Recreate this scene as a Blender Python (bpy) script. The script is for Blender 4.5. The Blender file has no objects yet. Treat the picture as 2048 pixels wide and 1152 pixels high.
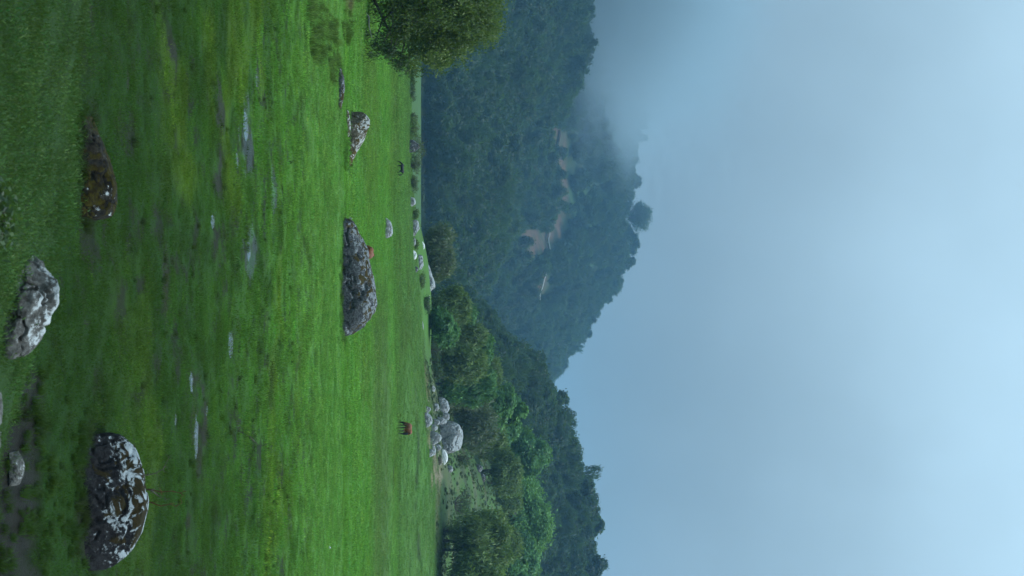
import bpy, bmesh, math, random
import numpy as np
from mathutils import Matrix, Vector

SC = bpy.context.scene
COL = SC.collection
R = math.radians

# ------------------------------------------------------------------ camera
F = 50.0 / 36.0 * 2048.0            # focal length in photo pixels
HZ = 880.0                          # photo column of the true horizon
EYE = 4.3
th = math.atan((1024.0 - HZ) / F)
FW = np.array((0.0, math.cos(th), math.sin(th)))
UP = np.array((0.0, -math.sin(th), math.cos(th)))
RT = np.array((1.0, 0.0, 0.0))
cam = bpy.data.cameras.new('camera')
cam.lens = 50.0
cam.sensor_width = 36.0
cam.sensor_fit = 'HORIZONTAL'
cam.clip_start = 0.1
cam.clip_end = 9000.0
cam.dof.use_dof = True
cam.dof.focus_distance = 90.0
cam.dof.aperture_fstop = 5.6
camo = bpy.data.objects.new('camera', cam)
COL.objects.link(camo)
# the photograph lies on its side: its right edge is up
m = Matrix(((UP[0], -RT[0], -FW[0], 0.0), (UP[1], -RT[1], -FW[1], 0.0), (UP[2], -RT[2], -FW[2], EYE), (0, 0, 0, 1)))
camo.matrix_world = m
SC.camera = camo

# ------------------------------------------------------------------ sky, sun, exposure
SUN_EL, SUN_AZ = 60.0, 95.0          # azimuth clockwise from the view direction
SUN_STRENGTH = 1.5
world = bpy.data.worlds.new('World')
SC.world = world
world.use_nodes = True
wn, wl = world.node_tree.nodes, world.node_tree.links
wn.clear()
w_out = wn.new('ShaderNodeOutputWorld')
w_sky = wn.new('ShaderNodeTexSky')
w_sky.sky_type = 'NISHITA'
w_sky.sun_disc = False
w_sky.sun_elevation = R(SUN_EL)
w_sky.sun_rotation = R(SUN_AZ)
w_sky.air_density = 1.4
w_sky.dust_density = 2.0
w_sky.ozone_density = 2.0
w_bg = wn.new('ShaderNodeBackground')
w_bg.inputs['Strength'].default_value = 0.05
w_bg2 = wn.new('ShaderNodeBackground')
w_add = wn.new('ShaderNodeMixShader')
w_add.inputs[0].default_value = 0.92
w_tc = wn.new('ShaderNodeTexCoord')
w_sep = wn.new('ShaderNodeSeparateXYZ')
wl.new(w_tc.outputs['Generated'], w_sep.inputs[0])
# cloud sheet: overcast, unseen zenith boosted to light the ground, with soft uneven patches
w_ramp = wn.new('ShaderNodeMapRange')
w_ramp.inputs['From Min'].default_value = 0.0
w_ramp.inputs['From Max'].default_value = 1.0
w_ramp.inputs['To Min'].default_value = 0.66
w_ramp.inputs['To Max'].default_value = 3.2
w_pow = wn.new('ShaderNodeMath'); w_pow.operation = 'POWER'; w_pow.use_clamp = True
w_pow.inputs[1].default_value = 1.5
wl.new(w_sep.outputs['Z'], w_pow.inputs[0])
wl.new(w_pow.outputs[0], w_ramp.inputs['Value'])
w_dot = wn.new('ShaderNodeVectorMath')
w_dot.operation = 'DOT_PRODUCT'
SD = (math.sin(R(SUN_AZ)) * math.cos(R(SUN_EL)), math.cos(R(SUN_AZ)) * math.cos(R(SUN_EL)), math.sin(R(SUN_EL)))
w_dot.inputs[1].default_value = SD
wl.new(w_tc.outputs['Generated'], w_dot.inputs[0])
w_veil = wn.new('ShaderNodeMapRange')
w_veil.inputs['From Min'].default_value = -0.2
w_veil.inputs['From Max'].default_value = 1.0
w_veil.inputs['To Min'].default_value = 0.52
w_veil.inputs['To Max'].default_value = 2.15
wl.new(w_dot.outputs['Value'], w_veil.inputs['Value'])
w_noise = wn.new('ShaderNodeTexNoise')
w_noise.inputs['Scale'].default_value = 4.0
w_noise.inputs['Detail'].default_value = 5.0
w_noise.inputs['Roughness'].default_value = 0.45
wl.new(w_tc.outputs['Generated'], w_noise.inputs['Vector'])
w_nr = wn.new('ShaderNodeMapRange')
w_nr.inputs['From Min'].default_value = 0.25
w_nr.inputs['From Max'].default_value = 0.75
w_nr.inputs['To Min'].default_value = 0.80
w_nr.inputs['To Max'].default_value = 1.2
wl.new(w_noise.outputs['Fac'], w_nr.inputs['Value'])
w_m1 = wn.new('ShaderNodeMath'); w_m1.operation = 'MULTIPLY'
w_m2 = wn.new('ShaderNodeMath'); w_m2.operation = 'MULTIPLY'
wl.new(w_ramp.outputs[0], w_m1.inputs[0]); wl.new(w_veil.outputs[0], w_m1.inputs[1])
wl.new(w_m1.outputs[0], w_m2.inputs[0]); wl.new(w_nr.outputs[0], w_m2.inputs[1])
w_bg2.inputs['Color'].default_value = (0.234, 0.343, 0.414, 1)
wl.new(w_m2.outputs[0], w_bg2.inputs['Strength'])
wl.new(w_sky.outputs[0], w_bg.inputs['Color'])
wl.new(w_bg.outputs[0], w_add.inputs[1])
wl.new(w_bg2.outputs[0], w_add.inputs[2])
wl.new(w_add.outputs[0], w_out.inputs['Surface'])

sun = bpy.data.lights.new('sun', 'SUN')
sun.energy = SUN_STRENGTH
sun.angle = R(14)
sun.color = (1.0, 0.95, 0.86)
suno = bpy.data.objects.new('sun', sun)
COL.objects.link(suno)
suno.rotation_euler = Vector((-SD[0], -SD[1], -SD[2])).to_track_quat('-Z', 'Y').to_euler()

SC.view_settings.view_transform = 'Standard'
SC.view_settings.look = 'None'
SC.view_settings.gamma = 1.0
SC.view_settings.use_curve_mapping = False
SC.view_settings.exposure = 0.5
SC.cycles.use_denoising = True
SC.cycles.max_bounces = 5
SC.cycles.diffuse_bounces = 3
SC.cycles.glossy_bounces = 2
SC.cycles.transmission_bounces = 3
SC.cycles.volume_bounces = 1
SC.cycles.transparent_max_bounces = 6
SC.cycles.volume_step_rate = 2.0
SC.cycles.volume_max_steps = 128

# ------------------------------------------------------------------ numeric helpers
rng = np.random.default_rng(7)


def hash2(i, j, seed):
    n = (i.astype(np.int64) * 374761393 + j.astype(np.int64) * 668265263 + seed * 982451653) & 0xffffffff
    n = ((n ^ (n >> 13)) * 1274126177) & 0xffffffff
    n = n ^ (n >> 16)
    return (n & 0xffff) / 65535.0


def vn2(x, y, seed=0):
    x = np.asarray(x, float); y = np.asarray(y, float)
    i = np.floor(x); j = np.floor(y)
    u = x - i; v = y - j
    u = u * u * u * (u * (u * 6 - 15) + 10); v = v * v * v * (v * (v * 6 - 15) + 10)
    a = hash2(i, j, seed); b = hash2(i + 1, j, seed); c = hash2(i, j + 1, seed); d = hash2(i + 1, j + 1, seed)
    return (a + (b - a) * u) * (1 - v) + (c + (d - c) * u) * v


def fbm(x, y, seed=0, octs=4, rough=0.5):
    s = 0; w = 1.0; t = 0
    for k in range(octs):
        s = s + w * vn2(x * 2 ** k + 17.3 * k, y * 2 ** k - 9.1 * k, seed + k)
        t += w; w *= rough
    return s / t


def hash3(i, j, k, seed):
    n = (i.astype(np.int64) * 374761393 + j.astype(np.int64) * 668265263 + k.astype(np.int64) * 2147483647 + seed * 982451653) & 0xffffffff
    n = ((n ^ (n >> 13)) * 1274126177) & 0xffffffff
    n = ((n ^ (n >> 15)) * 2246822519) & 0xffffffff
    n = n ^ (n >> 16)
    return (n & 0xffff) / 65535.0


def vn3(p, seed=0):
    i = np.floor(p); f = p - i
    f = f * f * (3 - 2 * f)
    o = 0
    for dx in (0, 1):
        for dy in (0, 1):
            for dz in (0, 1):
                w = (f[:, 0] if dx else 1 - f[:, 0]) * (f[:, 1] if dy else 1 - f[:, 1]) * (f[:, 2] if dz else 1 - f[:, 2])
                o = o + w * hash3(i[:, 0] + dx, i[:, 1] + dy, i[:, 2] + dz, seed)
    return o


def fbm3(p, seed=0, octs=4, rough=0.5):
    s = 0; w = 1.0; t = 0
    for k in range(octs):
        s = s + w * vn3(p * 2 ** k + 11.7 * k, seed + k)
        t += w; w *= rough
    return s / t


def sst(a, b, x):
    t = np.clip((np.asarray(x, float) - a) / (b - a), 0, 1)
    return t * t * (3 - 2 * t)


def ray(ix, iy):
    d = FW + RT * ((iy - 576.0) / F) + UP * ((ix - 1024.0) / F)
    return d / d[1]                  # one metre of depth per unit


# ------------------------------------------------------------------ terrain
def flat_xy(ix, iy):
    d = ray(ix, iy)
    t = EYE / -d[2]
    return d[0] * t, t


# puddles and mud flats given as (column, row, half width across, half depth) in metres on the field
def spot(ix, iy, hw_px, hd_px):
    x, y = flat_xy(ix, iy)
    return x, y, hw_px * y / F, hd_px * y * y / (EYE * F)


PUDDLES = [spot(465, 690, 30, 7), spot(380, 765, 22, 5), spot(411, 821, 11, 5), spot(391, 880, 46, 6), spot(430, 441, 16, 6),
           spot(497, 255, 34, 6), spot(350, 838, 18, 4), spot(478, 322, 18, 4), spot(519, 160, 20, 4), spot(36, 722, 26, 10), spot(504, 500, 22, 5)]
MUD = PUDDLES + [spot(506, 512, 50, 16), spot(303, 445, 40, 10), spot(550, 390, 50, 7), spot(440, 215, 60, 14), spot(495, 280, 70, 12), spot(432, 470, 50, 8),
                 spot(55, 960, 150, 24), spot(30, 860, 80, 10), spot(340, 130, 50, 8), spot(250, 170, 35, 7), spot(475, 848, 28, 5), spot(395, 850, 100, 14),
                 spot(70, 830, 60, 12), spot(330, 560, 60, 9), spot(375, 1080, 50, 6), spot(170, 660, 20, 6), spot(345, 1110, 40, 8), spot(435, 350, 70, 10), spot(175, 30, 40, 8)]


def blob(x, y, s, seed, wob=0.55):
    cx, cy, hw, hd = s
    n = fbm(x * 2.1 + 3, y * 1.3 + 5, seed, 4, 0.6) - 0.5
    r = np.sqrt(((x - cx) / hw) ** 2 + ((y - cy) / hd) ** 2)
    return 1.0 - r + wob * 2.2 * n


def bank_crest(x):
    # height of the near bank's brow, dropping from left to right
    return np.interp(x, [-30, -12, -6, -1.9, -0.25, 0.6, 1.9, 6, 30], [2.9, 2.7, 2.5, 2.02, 1.72, 1.5, 1.25, 1.05, 0.9])


def ground_z(x, y):
    x = np.asarray(x, float); y = np.asarray(y, float)
    z = 0.10 * (fbm(x * 0.05, y * 0.05, 3, 3) - 0.5) + 0.10 * (fbm(x * 0.45, y * 0.3, 5, 3) - 0.5) * sst(160, 20, y)
    z = z + 0.05 * (fbm(x * 2.2, y * 2.0, 9, 3) - 0.5) * sst(70, 12, y)
    # bank the camera stands on
    cr = bank_crest(x)
    near = cr + (2.75 - cr) * np.clip((9.0 - y) / 9.0, 0, 1.0)
    wob = 1.2 * (fbm(x * 0.5, x * 0 + 4.0, 21, 3) - 0.5)
    t = sst(9.0 + wob, 13.2 + wob * 0.5, y)
    z = z + near * (1 - t)
    # boggy channel low on the right in front of the field
    z = z - 0.25 * np.exp(-((y - 14.6) / 0.7) ** 2) * sst(0.2, 1.6, x)
    # low terrace steps across the pasture
    z = z + 0.12 * sst(59.5, 61.5, y + 0.02 * x) - 0.12 * sst(63, 75, y)
    z = z + 0.38 * sst(112, 119, y) * sst(2, 10, x) - 0.25 * np.exp(-((y - 108) / 6.0) ** 2) * sst(0, 6, x)
    z = z - 0.38 * sst(125, 140, y) * sst(2, 10, x)
    # knoll under the left tree and its little scarp
    z = z + 0.9 * np.exp(-(((x + 19) / 7.5) ** 2 + ((y - 71) / 9.0) ** 2))
    # ground rises to the right at the far edge of the pasture
    yy = np.maximum(y, 1.0)
    z = z + 3.4 * sst(150, 205, y) * sst(-8, 29, x * 200.0 / np.maximum(yy, 150.0))
    a = x / np.maximum(y, 60.0)
    z = z + 0.118 * np.clip(y - 203, 0, 134) * sst(0.045, 0.15, a)
    z = z - 0.05 * np.clip(y - 345, 0, 200) * sst(0.045, 0.15, a)
    # knoll with the rock outcrop, and the dip behind the left of the pasture
    z = z + 2.4 * np.exp(-(((x + 1) / 15.0) ** 2 + ((y - 236) / 24.0) ** 2))
    z = z - 1.6 * sst(206, 240, y) * sst(-2, -22, x)
    # scrubby unevenness on the slope
    z = z + 0.9 * (fbm(x * 0.09, y * 0.09, 31, 3) - 0.5) * sst(205, 225, y) * sst(0.03, 0.08, a)
    z = z - 4.0 * sst(420, 700, y)
    for k, s in enumerate(PUDDLES):
        near_s = (np.abs(x - s[0]) < 3 * s[2] + 1) & (np.abs(y - s[1]) < 3 * s[3] + 1)
        b = blob(x, y, s, 40 + k, 0.35)
        z = np.where(near_s, z - 0.07 * sst(-0.25, 0.25, b), z)
    return z


def gz(x, y):
    return float(ground_z(np.array([x]), np.array([y]))[0])


def hit(ix, iy, y0=8.0, y1=420.0):
    """first point of the terrain seen through that point of the photograph"""
    d = ray(ix, iy)
    ys = np.geomspace(y0, y1, 6000)
    zz = EYE + d[2] * ys
    below = np.nonzero(ground_z(d[0] * ys, ys) >= zz)[0]
    y = ys[below[0]] if len(below) else y1
    return np.array((d[0] * y, y, gz(d[0] * y, y)))


def stand(iy, y):
    """point of the terrain at that depth, in the photograph's row"""
    x = (iy - 576.0) / F * y * math.cos(th)
    return np.array((x, y, gz(x, y)))


def ptop(ix, y):
    return EYE + y * (ix - HZ) / F


# ------------------------------------------------------------------ hills
def crest(tab):
    iy = np.array([t[0] for t in tab], float); ix = np.array([t[1] for t in tab], float)
    return (iy - 576) / F, (ix - HZ) / F


HILLS = {
    'A': dict(yf=640, yc=1010, c=crest([(-900, 1240), (-300, 1200), (0, 1156), (100, 1146), (200, 1106), (260, 1062), (330, 1022), (400, 1012), (470, 988), (540, 946), (600, 892), (690, 850), (800, 820), (2000, 800)]), zf=-4, seed=101, p=0.92),
    'B': dict(yf=900, yc=1500, c=crest([(-1500, 1240), (-600, 1280), (-200, 1290), (0, 1280), (100, 1275), (200, 1265), (300, 1254), (345, 1248), (400, 1236), (500, 1236), (540, 1220), (575, 1206), (620, 1170), (650, 1156), (690, 1132), (740, 1094), (790, 1074), (900, 1040), (1152, 990), (2000, 970)]), zf=-6, seed=111, p=0.95),
    'C': dict(yf=400, yc=620, c=crest([(-600, 780), (400, 790), (520, 815), (560, 848), (600, 888), (650, 945), (700, 998), (740, 1034), (780, 1064), (830, 1086), (900, 1102), (960, 1132), (1000, 1140), (1045, 1144), (1090, 1140), (1152, 1152), (1400, 1170), (2000, 1160)]), zf=-4, seed=121, p=0.9),
}


def hill_z(k, x, y):
    h = HILLS[k]
    x = np.asarray(x, float); y = np.asarray(y, float)
    a = x / y
    e = np.interp(a, *h['c'])
    zc = EYE + h['yc'] * e
    t = np.clip((y - h['yf']) / (h['yc'] - h['yf']), 0, 1)
    z = h['zf'] + (zc - h['zf']) * t ** h['p']
    ridge = (fbm(x * 0.008, y * 0.004, h['seed'], 3) - 0.5)
    z = z + 40 * ridge * np.sin(np.pi * t) * np.clip((zc - h['zf']) / 60, 0, 1.4)
    z = z - 0.35 * np.clip(y - h['yc'], 0, 400) * np.clip((zc + 10) / 40, 0.2, 1)
    return z


def hill_hit(k, ix, iy):
    d = ray(ix, iy)
    h = HILLS[k]
    ys = np.linspace(h['yf'], h['yc'] + 20, 3000)
    zz = EYE + d[2] * ys
    w = np.nonzero(hill_z(k, d[0] * ys, ys) >= zz)[0]
    y = ys[w[0]] if len(w) else h['yc']
    return np.array((d[0] * y, y, float(hill_z(k, np.array([d[0] * y]), np.array([y]))[0])))


# ------------------------------------------------------------------ mesh helpers
def np_mesh(name, verts, faces, smooth=True):
    verts = np.asarray(verts, np.float32); faces = np.asarray(faces, np.int32)
    me = bpy.data.meshes.new(name)
    n, k = faces.shape
    me.vertices.add(len(verts)); me.vertices.foreach_set('co', verts.ravel())
    me.loops.add(n * k); me.loops.foreach_set('vertex_index', faces.ravel())
    me.polygons.add(n)
    me.polygons.foreach_set('loop_start', np.arange(0, n * k, k, dtype=np.int32))
    me.polygons.foreach_set('loop_total', np.full(n, k, np.int32))
    if smooth:
        me.polygons.foreach_set('use_smooth', np.ones(n, bool))
    me.update(calc_edges=True)
    return me


def put(name, me, mat=None, parent=None, label=None, cat=None, group=None, kind=None):
    o = bpy.data.objects.new(name, me)
    COL.objects.link(o)
    if mat and me is not None:
        me.materials.clear(); me.materials.append(mat)
    if parent:
        o.parent = parent
    if label: o['label'] = label
    if cat: o['category'] = cat
    if group: o['group'] = group
    if kind: o['kind'] = kind
    return o


def col_attr(me, name, arr, domain='POINT'):
    at = me.attributes.new(name, 'FLOAT_COLOR', domain)
    c = np.ones((len(arr), 4), np.float32); c[:, :3] = arr
    at.data.foreach_set('color', c.ravel())


def flt_attr(me, name, arr, domain='POINT'):
    at = me.attributes.new(name, 'FLOAT', domain)
    at.data.foreach_set('value', np.asarray(arr, np.float32).ravel())


def grid_faces(nr, nc):
    i = np.arange(nr - 1)[:, None] * nc + np.arange(nc - 1)[None, :]
    i = i.ravel()
    return np.stack([i, i + 1, i + nc + 1, i + nc], 1)


def tube(path, radii, sides=7, cap=True):
    """tapered tube through the points, as (verts, faces)"""
    path = np.asarray(path, float); n = len(path)
    vs = []
    for i in range(n):
        t = path[min(i + 1, n - 1)] - path[max(i - 1, 0)]
        t = t / (np.linalg.norm(t) + 1e-9)
        ref = np.array((0, 0, 1.0)) if abs(t[2]) < 0.9 else np.array((1.0, 0, 0))
        u = np.cross(t, ref); u /= np.linalg.norm(u); v = np.cross(t, u)
        for s in range(sides):
            an = 2 * math.pi * s / sides
            vs.append(path[i] + radii[i] * (math.cos(an) * u + math.sin(an) * v))
    fs = []
    for i in range(n - 1):
        for s in range(sides):
            a = i * sides + s; b = i * sides + (s + 1) % sides
            fs.append((a, b, b + sides, a + sides))
    return np.array(vs), np.array(fs)


def join(parts):
    vs, fs, o = [], [], 0
    for v, f in parts:
        vs.append(v); fs.append(np.asarray(f) + o); o += len(v)
    return np.concatenate(vs), np.concatenate(fs)


# ------------------------------------------------------------------ materials
class NT:
    def __init__(s, name):
        s.m = bpy.data.materials.new(name); s.m.use_nodes = True
        s.n = s.m.node_tree.nodes; s.l = s.m.node_tree.links
        s.n.clear()
        s.out = s.n.new('ShaderNodeOutputMaterial')

    def new(s, t, **kw):
        o = s.n.new(t)
        for k, v in kw.items():
            setattr(o, k, v)
        return o

    def link(s, a, b):
        s.l.new(a, b)

    def noise(s, scale, detail=4, rough=0.55, vec=None, dist=0.0):
        o = s.n.new('ShaderNodeTexNoise')
        o.inputs['Scale'].default_value = scale; o.inputs['Detail'].default_value = detail
        o.inputs['Roughness'].default_value = rough; o.inputs['Distortion'].default_value = dist
        if vec is not None: s.l.new(vec, o.inputs['Vector'])
        return o.outputs['Fac']

    def ramp(s, fac, a, b, lo=0.0, hi=1.0):
        o = s.n.new('ShaderNodeMapRange'); o.interpolation_type = 'SMOOTHSTEP'
        o.inputs['From Min'].default_value = a; o.inputs['From Max'].default_value = b
        o.inputs['To Min'].default_value = lo; o.inputs['To Max'].default_value = hi
        s.l.new(fac, o.inputs['Value'])
        return o.outputs[0]

    def mix(s, fac, a, b, mode='MIX'):
        o = s.n.new('ShaderNodeMix'); o.data_type = 'RGBA'; o.blend_type = mode
        for sock, v in ((o.inputs[0], fac), (o.inputs[6], a), (o.inputs[7], b)):
            if isinstance(v, (int, float)): sock.default_value = v
            elif isinstance(v, tuple): sock.default_value = (*v, 1)
            else: s.l.new(v, sock)
        return o.outputs[2]

    def math(s, op, a, b=None):
        o = s.n.new('ShaderNodeMath'); o.operation = op
        for sock, v in ((o.inputs[0], a), (o.inputs[1], b)):
            if v is None: continue
            if isinstance(v, (int, float)): sock.default_value = v
            else: s.l.new(v, sock)
        return o.outputs[0]

    def attr(s, name, out='Color', typ='GEOMETRY'):
        o = s.n.new('ShaderNodeAttribute'); o.attribute_name = name; o.attribute_type = typ
        return o.outputs[out]

    def pos(s):
        return s.n.new('ShaderNodeNewGeometry').outputs['Position']

    def obj(s):
        return s.n.new('ShaderNodeTexCoord').outputs['Object']

    def principled(s, color, rough=0.9, spec=0.2, normal=None):
        p = s.n.new('ShaderNodeBsdfPrincipled')
        if isinstance(color, tuple): p.inputs['Base Color'].default_value = (*color, 1)
        else: s.l.new(color, p.inputs['Base Color'])
        if isinstance(rough, (int, float)): p.inputs['Roughness'].default_value = rough
        else: s.l.new(rough, p.inputs['Roughness'])
        p.inputs['Specular IOR Level'].default_value = spec
        if normal is not None: s.l.new(normal, p.inputs['Normal'])
        s.l.new(p.outputs[0], s.out.inputs['Surface'])
        return p

    def bump(s, h, strength=0.5, dist=0.05):
        o = s.n.new('ShaderNodeBump')
        o.inputs['Strength'].default_value = strength; o.inputs['Distance'].default_value = dist
        s.l.new(h, o.inputs['Height'])
        return o.outputs[0]


def leaf_material(name, c1, c2, c3=None, trans=0.35, inst_col=False, hue_noise=0.6):
    t = NT(name)
    if inst_col:
        base = t.attr('tone', typ='INSTANCER')
        base = t.mix(t.attr('tint', 'Fac'), t.mix(0.6, base, t.mix(1.0, base, (0.5, 0.5, 0.5), 'MULTIPLY')), t.mix(0.6, base, t.mix(1.0, base, (1.7, 1.5, 1.3), 'MULTIPLY')))
    else:
        base = t.mix(t.attr('tint', 'Fac'), c1, c2)
    info = t.new('ShaderNodeObjectInfo')
    if c3:
        base = t.mix(t.math('MULTIPLY', info.outputs['Random'], hue_noise), base, c3)
    d = t.new('ShaderNodeBsdfDiffuse'); tr = t.new('ShaderNodeBsdfTranslucent')
    if inst_col:
        va = t.new('ShaderNodeVectorMath', operation='ADD'); va.inputs[1].default_value = (0, 0, 1.2)
        t.link(t.new('ShaderNodeNewGeometry').outputs['Normal'], va.inputs[0])
        vb = t.new('ShaderNodeVectorMath', operation='NORMALIZE'); t.link(va.outputs[0], vb.inputs[0])
        t.link(vb.outputs[0], d.inputs['Normal'])
    t.link(base, d.inputs['Color'])
    t.link(t.mix(0.5, base, (0.16, 0.28, 0.03)), tr.inputs['Color'])
    g = t.new('ShaderNodeBsdfGlossy'); g.inputs['Roughness'].default_value = 0.5; g.inputs['Color'].default_value = (0.6, 0.65, 0.7, 1)
    mx = t.new('ShaderNodeMixShader'); mx.inputs[0].default_value = trans
    t.link(d.outputs[0], mx.inputs[1]); t.link(tr.outputs[0], mx.inputs[2])
    mg = t.new('ShaderNodeMixShader'); mg.inputs[0].default_value = 0.015 if inst_col else 0.03
    t.link(mx.outputs[0], mg.inputs[1]); t.link(g.outputs[0], mg.inputs[2])
    t.link(mg.outputs[0], t.out.inputs['Surface'])
    return t.m


def bark_material(name, c1, c2):
    t = NT(name)
    n = t.noise(6, 6, 0.65, t.obj())
    t.principled(t.mix(t.ramp(n, 0.35, 0.65), c1, c2), 0.95, 0.1, t.bump(n, 0.6, 0.03))
    return t.m


def rock_material(name, dark, mid, lichen, lich, moss, mossy, scale=1.0, brown=(0.05, 0.032, 0.012), tall=0.0, zb=0.0):
    """lich: share of pale lichen 0..1, mossy: share of brown-green moss on the upper faces"""
    t = NT(name)
    p = t.obj()
    big = t.noise(1.6 * scale, 8, 0.62, p, 0.4)
    fine = t.noise(9 * scale, 9, 0.7, p, 0.3)
    speck = t.noise(34 * scale, 5, 0.7, p)
    mossn = t.noise(2.3 * scale, 7, 0.6, p, 0.8)
    c = t.mix(t.ramp(fine, 0.38, 0.62), dark, mid)
    c = t.mix(t.ramp(speck, 0.55, 0.7, 0, 0.6), c, tuple(min(1, 1.7 * v) for v in mid))
    geo = t.new('ShaderNodeNewGeometry')
    sep = t.new('ShaderNodeSeparateXYZ'); t.link(geo.outputs['Normal'], sep.inputs[0])
    upn = t.ramp(sep.outputs['Z'], -0.1, 0.9)
    th0 = 0.66 - 0.32 * lich
    high = 0.0
    if tall:
        so = t.new('ShaderNodeSeparateXYZ'); t.link(p, so.inputs[0])
        high = t.math('MULTIPLY', t.math('SUBTRACT', t.math('DIVIDE', so.outputs['Z'], tall), 0.6), zb)
    lm = t.math('ADD', t.math('MULTIPLY', big, 0.5), t.math('MULTIPLY', fine, 0.5))
    lm = t.math('ADD', lm, t.math('MULTIPLY', t.math('SUBTRACT', upn, 0.5), 0.17))
    lm = t.math('ADD', lm, high)
    lmask = t.ramp(lm, th0, th0 + 0.055)
    lmask = t.math('MULTIPLY', lmask, t.ramp(speck, 0.3, 0.46, 0.35, 1.0))
    c = t.mix(lmask, c, t.mix(t.ramp(speck, 0.35, 0.65), lichen, tuple(0.72 * v for v in lichen)))
    mm = t.math('ADD', mossn, t.math('MULTIPLY', t.math('SUBTRACT', upn, 0.5), 0.16))
    mm = t.math('ADD', mm, t.math('MULTIPLY', high, 0.8) if tall else 0.0)
    t0 = 0.72 - 0.34 * mossy
    mmask = t.ramp(mm, t0, t0 + 0.05)
    c = t.mix(mmask, c, t.mix(t.ramp(fine, 0.4, 0.6), moss, brown))
    h = t.math('ADD', t.math('MULTIPLY', fine, 0.7), t.math('ADD', t.math('MULTIPLY', speck, 0.2), t.math('MULTIPLY', mmask, 0.3)))
    t.principled(c, 0.93, 0.12, t.bump(h, 0.75, 0.06 / scale))
    return t.m


def ground_material():
    t = NT('pasture_turf')
    p = t.pos()
    base = t.attr('albedo'); wet = t.attr('wet', 'Fac'); rough_turf = t.attr('trodden', 'Fac')
    n1 = t.noise(7.0, 6, 0.7, p); n2 = t.noise(0.9, 5, 0.6, p); n3 = t.noise(38.0, 3, 0.7, p); n4 = t.noise(0.22, 6, 0.62, p); n5 = t.noise(2.6, 5, 0.7, p)
    c = t.mix(t.ramp(n1, 0.3, 0.7, 0.0, 0.55), base, t.mix(1.0, base, (0.45, 0.5, 0.5), 'MULTIPLY'))
    c = t.mix(t.ramp(n2, 0.35, 0.7, 0.0, 0.2), c, t.mix(1.0, base, (1.35, 1.12, 0.8), 'MULTIPLY'))
    c = t.mix(t.ramp(n3, 0.4, 0.75, 0.0, 0.35), c, t.mix(1.0, base, (0.4, 0.42, 0.4), 'MULTIPLY'))
    c = t.mix(t.math('MULTIPLY', t.ramp(n5, 0.50, 0.68, 0.0, 0.7), rough_turf), c, t.mix(1.0, c, (0.42, 0.40, 0.42), 'MULTIPLY'))
    c = t.mix(t.ramp(n4, 0.45, 0.70, 0.0, 0.4), c, t.mix(1.0, c, (0.82, 0.62, 0.7), 'MULTIPLY'))
    h = t.math('ADD', t.math('MULTIPLY', n1, 0.6), t.math('MULTIPLY', n3, 0.4))
    ro = t.ramp(wet, 0.4, 1.0, 0.95, 0.3)
    b = t.principled(c, ro, 0.12, t.bump(h, 0.8, 0.05))
    return t.m


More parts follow.
